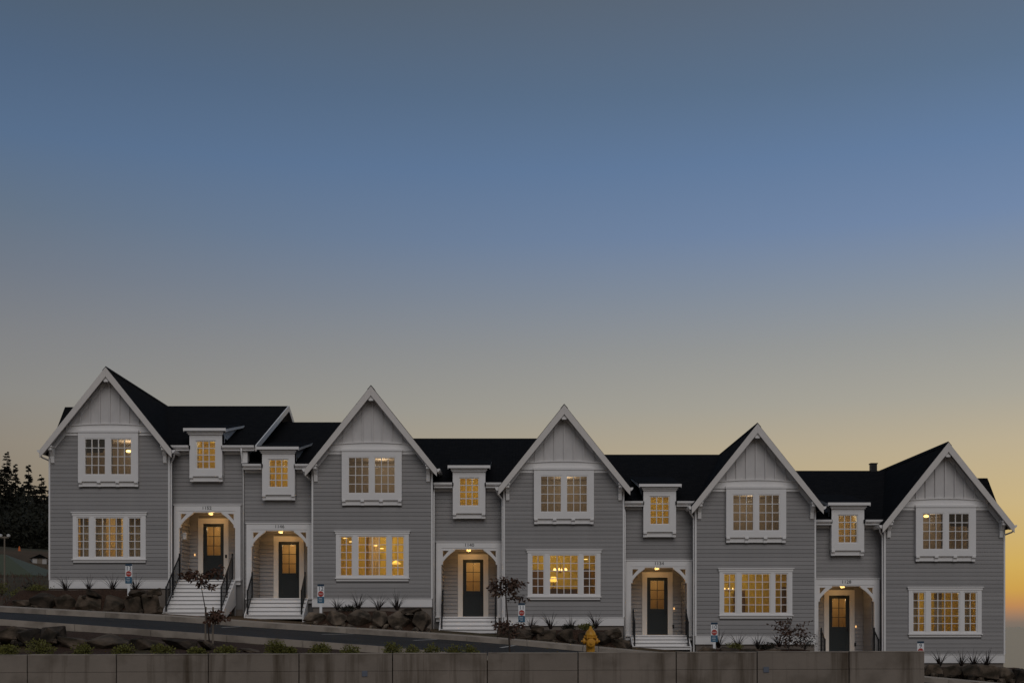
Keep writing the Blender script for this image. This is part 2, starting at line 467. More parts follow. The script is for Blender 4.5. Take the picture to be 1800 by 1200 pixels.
def siding(parent, x0, x1, z0, z1, y, holes=(), clip=None, ex=.175, lap=.030):
    z = z0
    while z < z1 - .03:
        h = min(ex + .011, z1 - z)
        a, b_ = x0, x1
        if clip:
            lim = clip(z + h)
            a, b_ = max(a, lim[0]), min(b_, lim[1])
        ivs = [(a, b_)]
        for (hx0, hx1, hz0, hz1) in holes:
            if hz0 < z + h - .02 and hz1 > z + .02:
                ivs = [q for (p, r_) in ivs for q in ((p, min(r_, hx0)), (max(p, hx1), r_)) if q[1] - q[0] > .04]
        for p, q in ivs:
            if q - p > .05: board('siding_board', 'siding', parent, p, q, y, z, round(h, 3), lap)
        z += ex
def window(house, x0, x1, z0, z1, nx, nz, y, fw=.05, bar=.030, glass='glass', frame='trim', name='window', dep=.07):
    f = MB()
    f.box(x0 - fw, x0, y - dep, y + .03, z0 - fw, z1 + fw).box(x1, x1 + fw, y - dep, y + .03, z0 - fw, z1 + fw)
    f.box(x0, x1, y - dep, y + .03, z0 - fw, z0).box(x0, x1, y - dep, y + .03, z1, z1 + fw)
    c = ((x0 + x1) / 2, y, z0)
    f.v = [(a - c[0], b_ - c[1], d - c[2]) for a, b_, d in f.v]
    wo_ = f.obj(name, frame, house, c)
    g = MB()
    dx, dz = (x1 - x0) / nx, (z1 - z0) / nz
    for i in range(1, nx): g.box(x0 + i * dx - bar / 2, x0 + i * dx + bar / 2, y - .06, y + .012, z0, z1)
    for j in range(1, nz): g.box(x0, x1, y - .057, y + .009, z0 + j * dz - bar / 2, z0 + j * dz + bar / 2)
    g.obj('glazing_bars', frame, wo_)
    for i in range(nx):
        for j in range(nz): box('pane', glass, wo_, x0 + i * dx + bar / 2 - .004, x0 + (i + 1) * dx - bar / 2 + .004, y - .008, y - .003, z0 + j * dz + bar / 2 - .004, z0 + (j + 1) * dz - bar / 2 + .004)
    return wo_
def room(house, x0, x1, y0, y1, z0, z1, m_):
    V = [(x0, y0, z0), (x1, y0, z0), (x1, y1, z0), (x0, y1, z0), (x0, y0, z1), (x1, y0, z1), (x1, y1, z1), (x0, y1, z1)]
    mb = MB(); mb.add(V, [(0, 1, 2, 3), (4, 7, 6, 5), (1, 5, 6, 2), (2, 6, 7, 3), (3, 7, 4, 0)])
    return mb.obj('room', m_, house, fix=False)
def curtain(house, x0, x1, y, z0, z1, folds):
    n = folds * 6; V = []; Fs = []
    for i in range(n + 1):
        X = x0 + (x1 - x0) * i / n; d = math.sin(i / 6 * 2 * math.pi) * .05 + math.sin(i * .37) * .02
        V += [(X, y + d * 1.2, z0), (X, y + d * .8, z1)]
    for i in range(n): Fs.append((2 * i, 2 * i + 2, 2 * i + 3, 2 * i + 1))
    mb = MB(); mb.v = V; mb.f = Fs
    return mb.obj('curtain', 'curtain', house, fix=False, smooth=True)
def bezier(a, c, b_, n=8):
    return [((1 - t_) ** 2 * a[0] + 2 * t_ * (1 - t_) * c[0] + t_ * t_ * b_[0], (1 - t_) ** 2 * a[1] + 2 * t_ * (1 - t_) * c[1] + t_ * t_ * b_[1]) for t_ in [i / n for i in range(n + 1)]]
def zgab(u): return ZP - GS * abs(u)

def townhouse(idx, s, num, label, risers, lights, cxm):
    cx = cxm; uz = (2 - idx) * UZ
    H = empty('townhouse', (cx, 0, uz + BASE)); ORG[H.name] = Vector((0, 0, BASE))
    tag(H, label, 'townhouse', 'row of stepped grey townhouses')
    pc = -4.17 * s                       # porch centre
    pxl, pxr = pc - 1.575, pc + 1.575    # porch bay limits
    last = idx in (0, 4)
    # ---------- openings
    lw = (BX(933), BX(1049), BZ(1045), BZ(973.5))
    uwA = (BX(949), BX(987.5), BZ(901), BZ(836)); uwB = (BX(994.5), BX(1033), BZ(901), BZ(836))
    surU = (BX(938.5), BX(1043.5), BZ(920), BZ(825))
    surL = (BX(927.5), BX(1055.5), BZ(1052), BZ(967.5))
    dw = (pc - .445, pc + .445, PZ(890.5), PZ(840.5))          # dormer opening
    surD = (pc - .74, pc + .74, PZ(909), PZ(820))
    porch = (pc - 1.24, pc + 1.24, PZ(1083), PZ(962))
    surP = (pc - 1.47, pc + 1.47, PZ(1100), PZ(952.5))
    # ---------- wall shell
    W = MB()
    zq = zgab(HW) - .27; hq = (ZP - .27 - BZ(826)) / GS
    for a, b_, c, d in rects(-HW, HW, BZ(1092), zq, [lw, uwA, uwB]): W.box(a, b_, .006, .15, c, d)
    for a, b_, c, d in rects(-hq, hq, zq, BZ(826), [uwA, uwB]): W.box(a, b_, .006, .15, c, d)
    for sg in (-1, 1): W.prism([(sg * hq, zq), (sg * (HW - .01), zq), (sg * hq, BZ(826))], .006, .15)
    W.prism([(-hq, BZ(826)), (hq, BZ(826)), (0, ZP - .27)], .012, .15)
    for a, b_, c, d in rects(pxl + (.0 if s > 0 else .012), pxr - (.012 if s > 0 else .0), -.9, ZE + .02, [dw, porch, (porch[0], porch[1], -2, porch[2])]): W.box(a, b_, PY + .006, PY + .14, c, d)
    for xe in (-HW, HW - .12): W.box(xe, xe + .12, .152, 14.8, -2.2, 6.1)           # body sides
    W.box(-HW + .12, HW - .12, 14.7, 14.8, -2, 6.3)
    oe = pxl if s > 0 else pxr - .12
    W.prism([(PY + .142, -.9), (14.8, -.9), (14.8, ZE + .2), (YR, ZE + MS * (YR - YE) - .12), (PY + .142, ZE + .12)], oe, oe + .12, 'x')   # end wall of porch bay
    W.box(pxl + .13, pxr - .13, 14.7, 14.8, -.9, 6.3)
    wall = W.obj('wall', 'sheathing', H)
    # ---------- siding boards, one object each
    def clipg(z): 
        u = (ZP - .30 - z) / GS; return (-u, u)
    siding(wall, -HW, HW, BZ(1086), BZ(830), 0, [surU, surL], clipg)
    siding(wall, pxl + .01, pxr - .01, PZ(953), PZ(863), PY, [surD])
    jx = -1 if s > 0 else 1
    for a, b_ in ((pxl + .01, surP[0]), (surP[1], pxr - .01)): siding(wall, a, b_, PZ(1083), PZ(953), PY)
    # exposed end wall above the lower neighbour
    if idx == 0:
        z = PZ(960)
        while z < ZE + MS * (YR - YE) - .3:
            zt_ = z + .17
            y0 = PY + .1; y1 = 14.6
            if zt_ > ZE + .05:
                q = (zt_ - ZE) / MS; y0 = YE + q + .1; y1 = 2 * YR - y0
            if y1 - y0 > .2:
                mb = MB(); mb.prism([(.002, 0), (.026, 0), (.010, .186), (.002, .186)], y0, y1, 'y'); mb.obj('siding_board', 'siding', wall, (pxr, 0, z))
            z += .175
    # foundation and water table
    fo = MB().box(-HW + .02, HW - .02, .02, .30, -2.4, BZ(1092.5)).box(-HW + .02, HW - .02, .31, 14.6, -2.4, -2.2)
    fo.box(pxl + .02, pxr - .02, PY + .03, PY + .3, -2.6, PZ(1090))
    fo.obj('foundation', 'foundation', H)
    MB().box(-HW - .015, HW + .015, -.045, .02, BZ(1099), BZ(1085.5)).box(-HW - .02, HW + .02, -.06, .0, BZ(1085.4), BZ(1084.2)).obj('water_table', 'trim', H)
    for xe in (-HW, HW): box('corner_board', 'trim', H, xe - .035, xe + .035, -.042, .05, BZ(1084), zgab(HW) - .35)
    # ---------- roofs
    G = MB(); th = .15
    for sg in (-1, 1):
        G.prism([(0, ZP), (sg * UE, ZP - GS * UE), (sg * UE, ZP - GS * UE - th), (0, ZP - th)], -.47, 15.9)
    G.obj('gable_roof', 'shingle', H)
    M = MB()
    def mz(y): return ZE + MS * (y - YE)
    vy = lambda u: YE + (ZP - .1 - GS * u - ZE) / MS
    u0 = (ZP - .1 - ZE) / GS; 
    outer = {0: 5.745 + .62, 1: 5.745 + .03}.get(idx, 5.745)
    outer_r = {0: outer, 1: outer}.get(idx, 7.75)
    pd = abs(pc); yq = 3.6
    il = lambda y: outer + (outer_r - outer) * (y - YE) / (YR - YE)
    iv = lambda y: u0 + (.12 - u0) * (y - YE) / (YR - YE)
    for P in ([(-s * outer, YE), (-s * (pd + .69), YE), (-s * (pd + .69), yq), (-s * il(yq), yq)],
              [(-s * (pd - .69), YE), (-s * u0, YE), (-s * iv(yq), yq), (-s * (pd - .69), yq)],
              [(-s * il(yq), yq), (-s * iv(yq), yq), (-s * .12, YR), (-s * outer_r, YR)]):
        V = [(p, q, mz(q)) for p, q in P] + [(p, q, mz(q) - .14) for p, q in P]
        M.add(V, [(0, 1, 2, 3), (7, 6, 5, 4), (0, 4, 5, 1), (1, 5, 6, 2), (2, 6, 7, 3), (3, 7, 4, 0)])
    P = [(-s * outer_r, YR), (-s * .12, YR), (-s * .12, 2 * YR - YE), (-s * outer, 2 * YR - YE)]
    V = [(p, q, mz(2 * YR - q)) for p, q in P] + [(p, q, mz(2 * YR - q) - .14) for p, q in P]
    M.add(V, [(0, 1, 2, 3), (7, 6, 5, 4), (0, 4, 5, 1), (1, 5, 6, 2), (2, 6, 7, 3), (3, 7, 4, 0)])
    MR = M.obj('main_roof', 'shingle', H)
    if last:                              # small cross gable on the free side
        so_ = s; zr, yr, hs = 8.45, 2.5, 1.9
        C = MB(); ex = so_ * 2.9
        for sg in (-1, 1):
            C.prism([(yr, zr), (yr + sg * hs, zr - 1.18 * hs), (yr + sg * hs, zr - 1.18 * hs - .14), (yr, zr - .14)], so_ * .5, ex, 'x')
        C.obj('cross_gable_roof', 'shingle', H)
        MB().prism([(yr, zr - .2), (yr + hs - .15, zr - 1.18 * hs), (yr - hs + .15, zr - 1.18 * hs)], so_ * 2.55, so_ * 2.62, 'x').obj('cross_gable', 'gable_white', H)
    # barge boards, soffits, ridge outlooker
    for sg in (-1, 1):
        h = .36
        B = MB().prism([(sg * .001, ZP - .035), (sg * (UE + .01), zgab(UE + .01) - .035), (sg * (UE + .01), zgab(UE + .01) - h), (sg * (UE - .16), zgab(UE - .16) - h - .03), (sg * .001, ZP - h - .08)], -.52, -.472)
        B.obj('barge_board', 'barge', H)
        MB().prism([(sg * .02, ZP - th - .045), (sg * (UE - .01), zgab(UE) - th - .03), (sg * (UE - .01), zgab(UE) - th - .06), (sg * .02, ZP - th - .075)], -.47, .004).obj('soffit', 'gable_white', H)
        # sloped frieze on the wall below the soffit
        a, b_ = .12, HW + .02
        MB().prism([(sg * a, zgab(a) - .24), (sg * b_, zgab(b_) - .24), (sg * b_, zgab(b_) - .52), (sg * (b_ - .14), zgab(b_ - .14) - .52), (sg * a, zgab(a) - .52)], -.05, -.002).obj('rake_frieze', 'trim', H)
        # knee bracket at the eave
        u = HW - .16
        zt_ = zgab(u) - .42
        K_ = MB().prism([(-.42, zt_ + .02), (-.42, zt_ - .10), (-.30, zt_ - .16), (-.16, zt_ - .34), (-.10, zt_ - .62), (-.02, zt_ - .66), (-.02, zt_ + .02)], sg * u - .075, sg * u + .075, 'x')
        K_.box(sg * u - .10, sg * u + .10, -.46, -.03, zt_ + .022, zt_ + .09)
        K_.obj('eave_bracket', 'trim', H)
        # eave gutter along the side of the body
        xg = sg * (UE + .02); zg = zgab(UE) - .04
        gt = MB().prism([(xg, zg), (xg + sg * .13, zg + .01), (xg + sg * .11, zg - .07), (xg + sg * .05, zg - .13), (xg, zg - .13)], -.46, 14.8 if (sg == s or last) else 1.2)
        gt.obj('gutter', 'trim', H)
    MB().box(-.13, .13, -.45, -.01, ZP - .62, ZP - .40).box(-.09, .09, -.47, -.44, ZP - .66, ZP - .62).obj('ridge_outlooker', 'trim', H)
    MB().prism([(-.02, ZP + .0), (0, ZP + .02), (.16, ZP - .17), (.13, ZP - .2), (0, ZP - .03), (-.13, ZP - .2), (-.16, ZP - .17)], -.475, 15.9).obj('ridge_cap', 'shingle', H)
    # ---------- gable: boards, battens, arched band
    gw = (ZP - .3 - BZ(812)) / GS
    gp = MB().prism([(-gw, BZ(813)), (gw, BZ(813)), (0, ZP - .3)], -.03, .004).obj('gable_panel', 'gable_white', H)
    xb = -1.9
    k = 0
    for k in range(-4, 5):
        xb = k * .425 + .02
        zt_ = zgab(xb) - .34
        if zt_ - BZ(811) > .12: box('batten', 'gable_white', gp, xb - .032, xb + .032, -.085, -.030, BZ(811.5), zt_)
    hb = (ZP - .36 - BZ(822)) / GS
    n = 12
    Au = [(-hb + 2 * hb * i / n, BZ(815.5) + .10 * (1 - (2 * i / n - 1) ** 2)) for i in range(n + 1)]
    Al = [(p, BZ(826)) for p, q in Au]
    bd = MB().strip(Au, Al, -.10, -.004).obj('arched_band', 'trim', H)
    MB().strip([(p, q + .035) for p, q in Au], Au, -.15, -.004).obj('drip_cap', 'trim', bd)
    for sg in (-1, 1):
        xa, xe = sg * 1.315, sg * ((ZP - .4 - BZ(831)) / GS)
        box('frieze', 'trim', H, min(xa, xe), max(xa, xe), -.055, -.003, BZ(831), BZ(826.6))
    # ---------- upper paired window in a shallow box bay
    yb = -.20
    U = MB()
    for a, b_, c, d in rects(BX(938.5), BX(1043.5), BZ(912), BZ(823.5), [uwA, uwB]): U.box(a, b_, yb, -.004, c, d)
    U.box(BX(937.5), BX(1044.5), yb - .03, -.004, BZ(826.4), BZ(822.6))
    U.box(BX(940), BX(1042), -.11, -.004, BZ(920.5), BZ(912.02))
    sur = U.obj('bay_surround', 'trim', H)
    for i in range(4):
        xd = BX(942) + (BX(1040) - BX(942)) * i / 3
        mb = MB(); mb.prism([(yb - .015, BZ(911)), (yb - .015, BZ(914.5)), (-.14, BZ(917)), (-.14, BZ(921)), (-.105, BZ(921)), (-.105, BZ(911))], xd - .075, xd + .075, 'x'); mb.obj('corbel', 'trim', sur)
    for wdw in (uwA, uwB): window(H, wdw[0] + .05, wdw[1] - .05, wdw[2] + .05, wdw[3] - .05, 3, 4, -.12)
    # ---------- lower triple window
    L = MB()
    gl = [(BX(936), BX(955.2)), (BX(967), BX(1015.5)), (BX(1026), BX(1046))]
    zg0, zg1 = BZ(1043), BZ(976)
    for a, b_, c, d in rects(BX(927.5), BX(1055.5), BZ(1047.5), BZ(971), [(p - .05, q + .05, zg0 - .05, zg1 + .05) for p, q in gl]): L.box(a, b_, -.075, .004, c, d)
    L.box(BX(926), BX(1057), -.095, .004, BZ(970.9), BZ(966.8)).box(BX(924.5), BX(1058.5), -.13, .004, BZ(966.7), BZ(965.2))
    L.box(BX(926), BX(1057), -.12, .004, BZ(1049.4), BZ(1047.6)).box(BX(928), BX(1055), -.06, .004, BZ(1053.5), BZ(1049.5))
    L.obj('window_surround', 'trim', H)
    for (p, q), nx in zip(gl, (2, 4, 2)): window(H, p, q, zg0, zg1, nx, 5, .02)
    # ---------- dormer over the porch
    yd = .24
    Dm = MB()
    for a, b_, c, d in rects(pc - .72, pc + .72, PZ(903), PZ(829), [dw]): Dm.box(a, b_, yd, PY + .002, c, d)
    Dm.box(pc - .70, pc + .70, yd + .10, PY + .002, PZ(911.5), PZ(903.02))
    ds = Dm.obj('dormer_surround', 'trim', H)
    for sg in (-1, 1):
        xd = pc + sg * .645
        mb = MB(); mb.prism([(yd - .015, PZ(902)), (yd - .015, PZ(906)), (yd + .07, PZ(908)), (yd + .07, PZ(912)), (yd + .11, PZ(912)), (yd + .11, PZ(902))], xd - .075, xd + .075, 'x'); mb.obj('corbel', 'trim', ds)
    window(H, dw[0] + .045, dw[1] - .045, dw[2] + .045, dw[3] - .045, 3, 4, yd + .10, bar=.038)
    zd = PZ(820.5); yD = .04; sl_ = .21; yB = 3.7
    MB().prism([(yD, zd), (yB, zd + sl_ * (yB - yD)), (yB, zd + sl_ * (yB - yD) - .02), (yD, zd - .02)], pc - .95, pc + .95, 'x').obj('dormer_roof', 'shingle', H)
    df = MB().box(pc - .935, pc + .935, yD - .03, yD - .002, zd - .12, zd + .002)
    for sg in (-1, 1):
        xx = pc + sg * .935
        df.prism([(yD, zd - .022), (yB, zd + sl_ * (yB - yD) - .022), (yB, zd + sl_ * (yB - yD) - .13), (yD, zd - .16)], min(xx, xx - sg * .03), max(xx, xx - sg * .03), 'x')
    df.box(pc - .80, pc + .80, yD + .08, yd, zd - .20, zd - .121).box(pc - .76, pc + .76, yD + .13, yd, zd - .26, zd - .201)
    df.obj('dormer_fascia', 'trim', H)
    ch = MB()
    for sg in (-1, 1):
        xx = pc + sg * .70
        ch.prism([(yd + .02, PZ(862)), (yd + .02, zd - .06), (3.4, zd + sl_ * 3.3 - .06), (3.4, zd + .2)], xx - .02, xx + .02, 'x')
    ch.obj('dormer_cheek', 'trim', H)
    # ---------- eave of the porch bay: gutter and frieze either side of the dormer
    e0, e1 = pxl - (0.0 if s > 0 else .0), pxr
    if idx == 0: e1 = pxr + .60
    for a, b_ in ((e0 + .02, pc - .745), (pc + .745, e1 - .02)):
        mb = MB(); mb.prism([(YE - .03, ZE + .0), (YE - .15, ZE + .0), (YE - .14, ZE - .08), (YE - .08, ZE - .14), (YE - .03, ZE - .14)], a, b_, 'x'); mb.obj('gutter', 'trim', H)
        mb = MB(); mb.box(a, b_, YE - .028, YE + .01, ZE - .22, ZE - .01).box(a, b_, YE + .012, PY - .035, ZE - .215, ZE - .19); mb.obj('eave_fascia', 'trim', H)
        box('frieze', 'trim', H, a, min(b_, pxr - .02), PY - .055, PY - .003, PZ(863.5), ZE - .222)
    if idx == 0:                          # exposed rake of the highest house, above the roof of the next
        xo = pxr + .62
        for ya, yb_ in ((YE, YR), (2 * YR - YE, YR)):
            za, zb = mz(YE), mz(YR)
            V = [(ya, za + .02), (yb_, zb + .02), (yb_, zb - .26), (ya, za - .24)]
            mb = MB(); mb.prism(V, xo, xo + .05, 'x'); mb.obj('barge_board', 'trim', H)
            mb = MB(); mb.prism([(ya, za - .142), (yb_, zb - .142), (yb_, zb - .17), (ya, za - .17)], pxr + .03, xo, 'x'); mb.obj('soffit', 'gable_white', H)
        mb = MB(); mb.box(pxr - .02, pxr + .25, YE + .1, PY + .1, ZE - .75, ZE - .23); mb.obj('eave_return', 'trim', H)
    # ---------- porch: surround, braces, recess, door
    S = MB()
    yS = PY - .12
    S.box(pc - 1.47, pc + 1.47, yS, PY + .02, PZ(963), PZ(953)).box(pc - 1.50, pc + 1.50, yS - .03, PY + .02, PZ(952.9), PZ(951.3))
    S.box(pc - 1.25, pc + 1.25, yS + .02, PY + .16, PZ(965), PZ(963.02))
    S.obj('porch_header', 'trim', H)
    for sg in (-1, 1):
        box('porch_post', 'trim', H, pc + sg * 1.355 - .115, pc + sg * 1.355 + .115, yS, PY + .02, PZ(1090) - .05, PZ(963.02))
        q = PS
        o_x, o_z = pc + sg * 1.24, PZ(965)
        inner = bezier((0, -27 * q), (7.5 * q, -13 * q), (23 * q, -3 * q))
        outr = [(2 * q + 11.5 * q * i / 8, -15 * q + 13 * q * i / 8) for i in range(9)]
        br = MB().strip([(o_x - sg * a, o_z + b_) for a, b_ in outr], [(o_x - sg * a, o_z + b_) for a, b_ in inner], yS + .012, PY + .01)
        br.prism([(o_x - sg * a, o_z + b_) for a, b_ in ((0, 0), (24 * q, 0), (24 * q, -2.6 * q), (0, -2.6 * q))], yS + .010, PY + .008)
        br.prism([(o_x - sg * a, o_z + b_) for a, b_ in ((0, -2.7 * q), (2.6 * q, -2.7 * q), (2.6 * q, -27 * q), (0, -27 * q))], yS + .011, PY + .009)
        br.obj('knee_brace', 'trim', H)
    text('house_number', num, .20, 'numeral', H, (pc - (.0 if s > 0 else .02), yS - .007, PZ(957.8)), sx=1.1)
    fz = PZ(1083); yb = 2.1; zc = PZ(960)
    dc = pc + .12 * s; dwid = .475
    # recess walls
    rec = MB()
    rec.box(pc - 1.30, pc - 1.245, PY + .142, yb + .05, fz, zc).box(pc + 1.245, pc + 1.30, PY + .142, yb + .05, fz, zc)
    dz1 = fz + 2.62
    for a, b_, c, d in rects(pc - 1.245, pc + 1.245, fz, zc, [(dc - dwid, dc + dwid, fz, dz1)]): rec.box(a, b_, yb, yb + .1, c, d)
    rc_ = rec.obj('porch_wall', 'sheathing', H)
    siding(rc_, pc - 1.243, pc + 1.243, fz, zc, yb - .002, [(dc - dwid - .2, dc + dwid + .2, fz - .1, dz1 + .2)], lap=.05)
    for sg in (-1, 1):                  # side walls of the recess
        z = fz
        while z < zc - .05:
            k = ('sideboard', sg, round(min(.186, zc - z), 3))
            if k not in CACHE:
                CACHE[k] = MB().prism([(-sg * .002 * -1, 0), (-sg * .046, 0), (-sg * .010, k[2]), (sg * .002, k[2])], -.66, .66, 'y').mesh('siding_board', 'siding')
            place(bpy.data.objects.new('siding_board', CACHE[k]), rc_, (pc + sg * 1.244, PY + .14 + .68, z))
            z += .175
    pcg = MB().box(pc - 1.245, pc + 1.245, PY + .142, yb, zc, zc + .05)
    pcg.obj('porch_ceiling', 'ceiling_board', H)
    MB().box(pc - 1.5, pc + 1.5, .38, yb + .12, fz - .06, fz - .001).box(pc - 1.24, pc + 1.24, PY + .2, yb, fz - .8, fz - .07).obj('porch_floor', 'trim', H)
    cs = MB().box(dc - dwid - .22, dc - dwid, yb - .065, yb + .02, fz, dz1 + .24).box(dc + dwid, dc + dwid + .22, yb - .065, yb + .02, fz, dz1 + .24)
    cs.box(dc - dwid, dc + dwid, yb - .065, yb + .02, dz1, dz1 + .24)
    cs.obj('door_casing', 'casing', H)
    gx0, gx1, gz0, gz1 = dc - .31, dc + .31, fz + 1.18, fz + 2.47
    Dd = MB()
    for a, b_, c, d in rects(dc - dwid + .01, dc + dwid - .01, fz + .02, dz1 - .01, [(gx0, gx1, gz0, gz1)]): Dd.box(a, b_, yb + .0, yb + .05, c, d)
    Dd.box(dc - .33, dc - .31, yb - .012, yb + .001, fz + .2, fz + 1.0).box(dc + .31, dc + .33, yb - .012, yb + .001, fz + .2, fz + 1.0)
    Dd.box(dc - .31, dc + .31, yb - .012, yb + .001, fz + .2, fz + .22).box(dc - .31, dc + .31, yb - .012, yb + .001, fz + .98, fz + 1.0)
    door = Dd.obj('door', 'door_paint', H)
    g = MB().box(dc - .012, dc + .012, yb + .005, yb + .045, gz0, gz1)
    for j in (1, 2): g.box(gx0, gx1, yb + .006, yb + .044, gz0 + j * (gz1 - gz0) / 3 - .012, gz0 + j * (gz1 - gz0) / 3 + .012)
    g.obj('glazing_bars', 'door_paint', door)
    for i in range(2):
        for j in range(3): box('pane', 'door_glass', door, gx0 + i * .31 + .01, gx0 + (i + 1) * .31 - .01, yb + .022, yb + .028, gz0 + j * .43 + .01, gz0 + (j + 1) * .43 - .01)
    hx = dc + s * (dwid - .07) * (1 if idx else 1)
    MB().box(hx - .025, hx + .025, yb - .02, yb + .001, fz + .95, fz + 1.2).tube([(hx, yb - .01, fz + 1.05), (hx, yb - .07, fz + 1.05), (hx - s * .1, yb - .07, fz + 1.05)], .012).obj('handle', 'black_metal', door)
    room(H, dc - .6, dc + .6, yb + .1, yb + 1.5, fz, fz + 2.7, 'hall_wall')
    lamp('hall_light', H, (dc, yb + .8, fz + 2.45), lights['hall'], size=.1)
    # porch ceiling light and door bell
    lx = pc - .04 * s
    MB().lathe([(.08, PZ(967.4) - zc), (.095, PZ(966.8) - zc), (.095, 0)], 16, (lx, PY + .36, zc)).obj('porch_light', 'downlight_glow', H)
    lamp('porch_lamp', H, (lx, PY + .58, zc - .26), lights['porch'], (1, .60, .24), .08)
    bxx = dc - .85 if idx == 0 else dc + .76
    if idx in (0, 3, 4): MB().box(bxx - .02, bxx + .02, yb - .06, yb - .03, fz + 1.15, fz + 1.24).obj('doorbell', 'bell_glow', H)
    if idx in (3, 4): MB().box(dc + .68, dc + .76, yb - .08, yb - .025, fz + .3, fz + .46).obj('outlet_cover', 'black_metal', H)
    if idx == 0:
        lt = MB().box(pc - 1.235, pc - 1.05, PY + .3, PY + .48, fz + 2.05, fz + 2.12).box(pc - 1.22, pc - 1.06, PY + .32, PY + .46, fz + 1.86, fz + 2.05).box(pc - 1.235, pc - 1.05, PY + .3, PY + .48, fz + 1.83, fz + 1.86)
        lt.obj('wall_lantern', 'lamp_white', H)
        MB().box(dc + dwid + .07, dc + dwid + .15, yb - .10, yb - .066, fz + 1.05, fz + 1.2).obj('lockbox', 'black_metal', H)
    # ---------- steps, stringers, railings
    rise = risers[1]; n = risers[0]; run = .28
    y0 = .38
    for k in range(n):
        zt_ = fz - .001 - k * rise
        st = MB()
        w_ = 1.24
        if k: st.box(pc - w_, pc + w_, y0 - k * run - .04, y0 - (k - 1) * run - .004, zt_ - .035, zt_)
        st.box(pc - w_, pc + w_, y0 - k * run, y0 - k * run + .03, zt_ - rise + .002, zt_ - (.085 if k == 0 else .058))
        st.obj('step', 'trim', H)
    zb = fz - n * rise
    for sg in (-1, 1):
        xs_ = pc + sg * 1.265
        P = [(y0 + .02, fz - .07), (y0 - .1, fz - .07)] + [(y0 - (n - 1) * run - .05, zb + rise - .02), (y0 - (n - 1) * run - .05, zb - .15), (y0 - (n - 1) * run + .25, zb - .15), (y0 + .02, fz - .42 - .08 * n)]
        MB().prism(P, xs_ - .024, xs_ + .024, 'x').obj('stringer', 'trim', H)
        MB().box(min(xs_ - sg * .03, xs_ + sg * .01), max(xs_ - sg * .03, xs_ + sg * .01), y0 + .03, PY - .13, -2.2, fz - .07).obj('skirt', 'siding', H)
        # railing
        xr = pc + sg * 1.17
        nb = n - 1
        ya, za = y0 - .10, fz
        yb_, zb_ = y0 - (nb - .45) * run, fz - (nb) * rise
        zz = lambda y: za + (zb_ - za) * (ya - y) / (ya - yb_)
        hr = 1.0
        def sl_rail(off, hh, w_): return MB().prism([(ya, zz(ya) + off), (yb_, zz(yb_) + off), (yb_, zz(yb_) + off + hh), (ya, zz(ya) + off + hh)], xr - w_, xr + w_, 'x')
        rail = sl_rail(hr, .045, .026).obj('railing', 'black_metal', H)
        sl_rail(.12, .03, .018).obj('bottom_rail', 'black_metal', rail)
        posts = [(ya, za, 1.15), (yb_, zb_, 1.08)] + ([((ya + yb_) / 2, zz((ya + yb_) / 2) - .1, hr + .14)] if n > 6 else [])
        for y_, z_, h_ in posts: box('post', 'black_metal', rail, xr - .03, xr + .03, y_ - .03, y_ + .03, z_, z_ + h_)
        nbal = max(3, int((ya - yb_) / .115))
        for i in range(1, nbal):
            y_ = ya + (yb_ - ya) * i / nbal
            box('baluster', 'black_metal', rail, xr - .009, xr + .009, y_ - .009, y_ + .009, zz(y_) + .13, zz(y_) + hr + .01)
    # ---------- downspouts
    def spout(pts): MB().tube(pts, .036, 8).obj('downspout', 'trim', H, smooth=True)
    zg = zgab(UE) - .17
    bs_ = -s                              # inner corner of the body, towards the porch
    e = bs_ * (HW + .075)
    elbow = [(bs_ * (UE + .07), -.3, zg + .03), (bs_ * (UE + .07), -.3, zg - .06), (bs_ * (UE + .03), -.2, zg - .13), (e + bs_ * .02, .06, zg - .30), (e, .07, zg - .40)]
    if idx != 1: spout(elbow + [(e, .07, -.35 if idx else -.2), (e, .02, -.45 if idx else -.3)])
    else: spout(elbow[:4])
    if idx == 0: spout([(pxr + .02, YE - .08, ZE - .13), (pxr + .02, YE - .08, ZE - .3), (pxr + .02, PY - .07, ZE - 1.1), (pxr + .02, PY - .07, -1.1)])
    if idx in (1, 2): spout([(HW + .07, PY - .1, ZE - UZ - .14), (HW + .07, .12, ZE - UZ - .5), (HW + .07, .06, -1.1)])
    if idx in (0, 4):
        g_ = s * (UE + .07)
        spout([(g_, -.3, zg + .03), (g_, -.3, zg - .08), (g_ - s * .05, -.2, zg - .16), (s * (HW + .07), .1, zg - .25), (s * (HW + .07), .3, zg - .3)])
    # ---------- rooms behind the glass
    room(H, -HW + .13, HW - .13, .148, 3.6, BZ(1062), BZ(962), lights['lm'])
    lamp('room_light', H, (lights.get('lx', 0), 1.9, BZ(969)), lights['low'], size=.2)
    room(H, -1.9, 1.9, .148, 3.2, BZ(925), BZ(829), 'interior_dim')
    lamp('bedroom_light', H, (.2, 1.9, BZ(842)), lights['up'], (1, .86, .66), size=.2)
    room(H, pc - .72, pc + .72, PY + .138, 2.6, PZ(905), PZ(834), lights.get('dm', 'interior_gold'))
    lamp('landing_light', H, (pc + .1, 1.5, PZ(845)), lights['dor'], (1, .80, .46), size=.15)
    if lights.get('curtain'):
        for a, b_, nf in lights['curtain']: curtain(H, a, b_, lights.get('cy', .5), BZ(1060), BZ(965), nf)
    for (px, py, y_) in lights.get('down', ()):        # recessed ceiling lights seen through the panes
        c = wp(px, py, D0 + y_)
        MB().lathe([(.09, 0), (.09, .02), (.06, .03)], 12, (c.x - cx, y_, min(c.z - uz, BZ(963)))).obj('ceiling_light', 'downlight_glow', H)
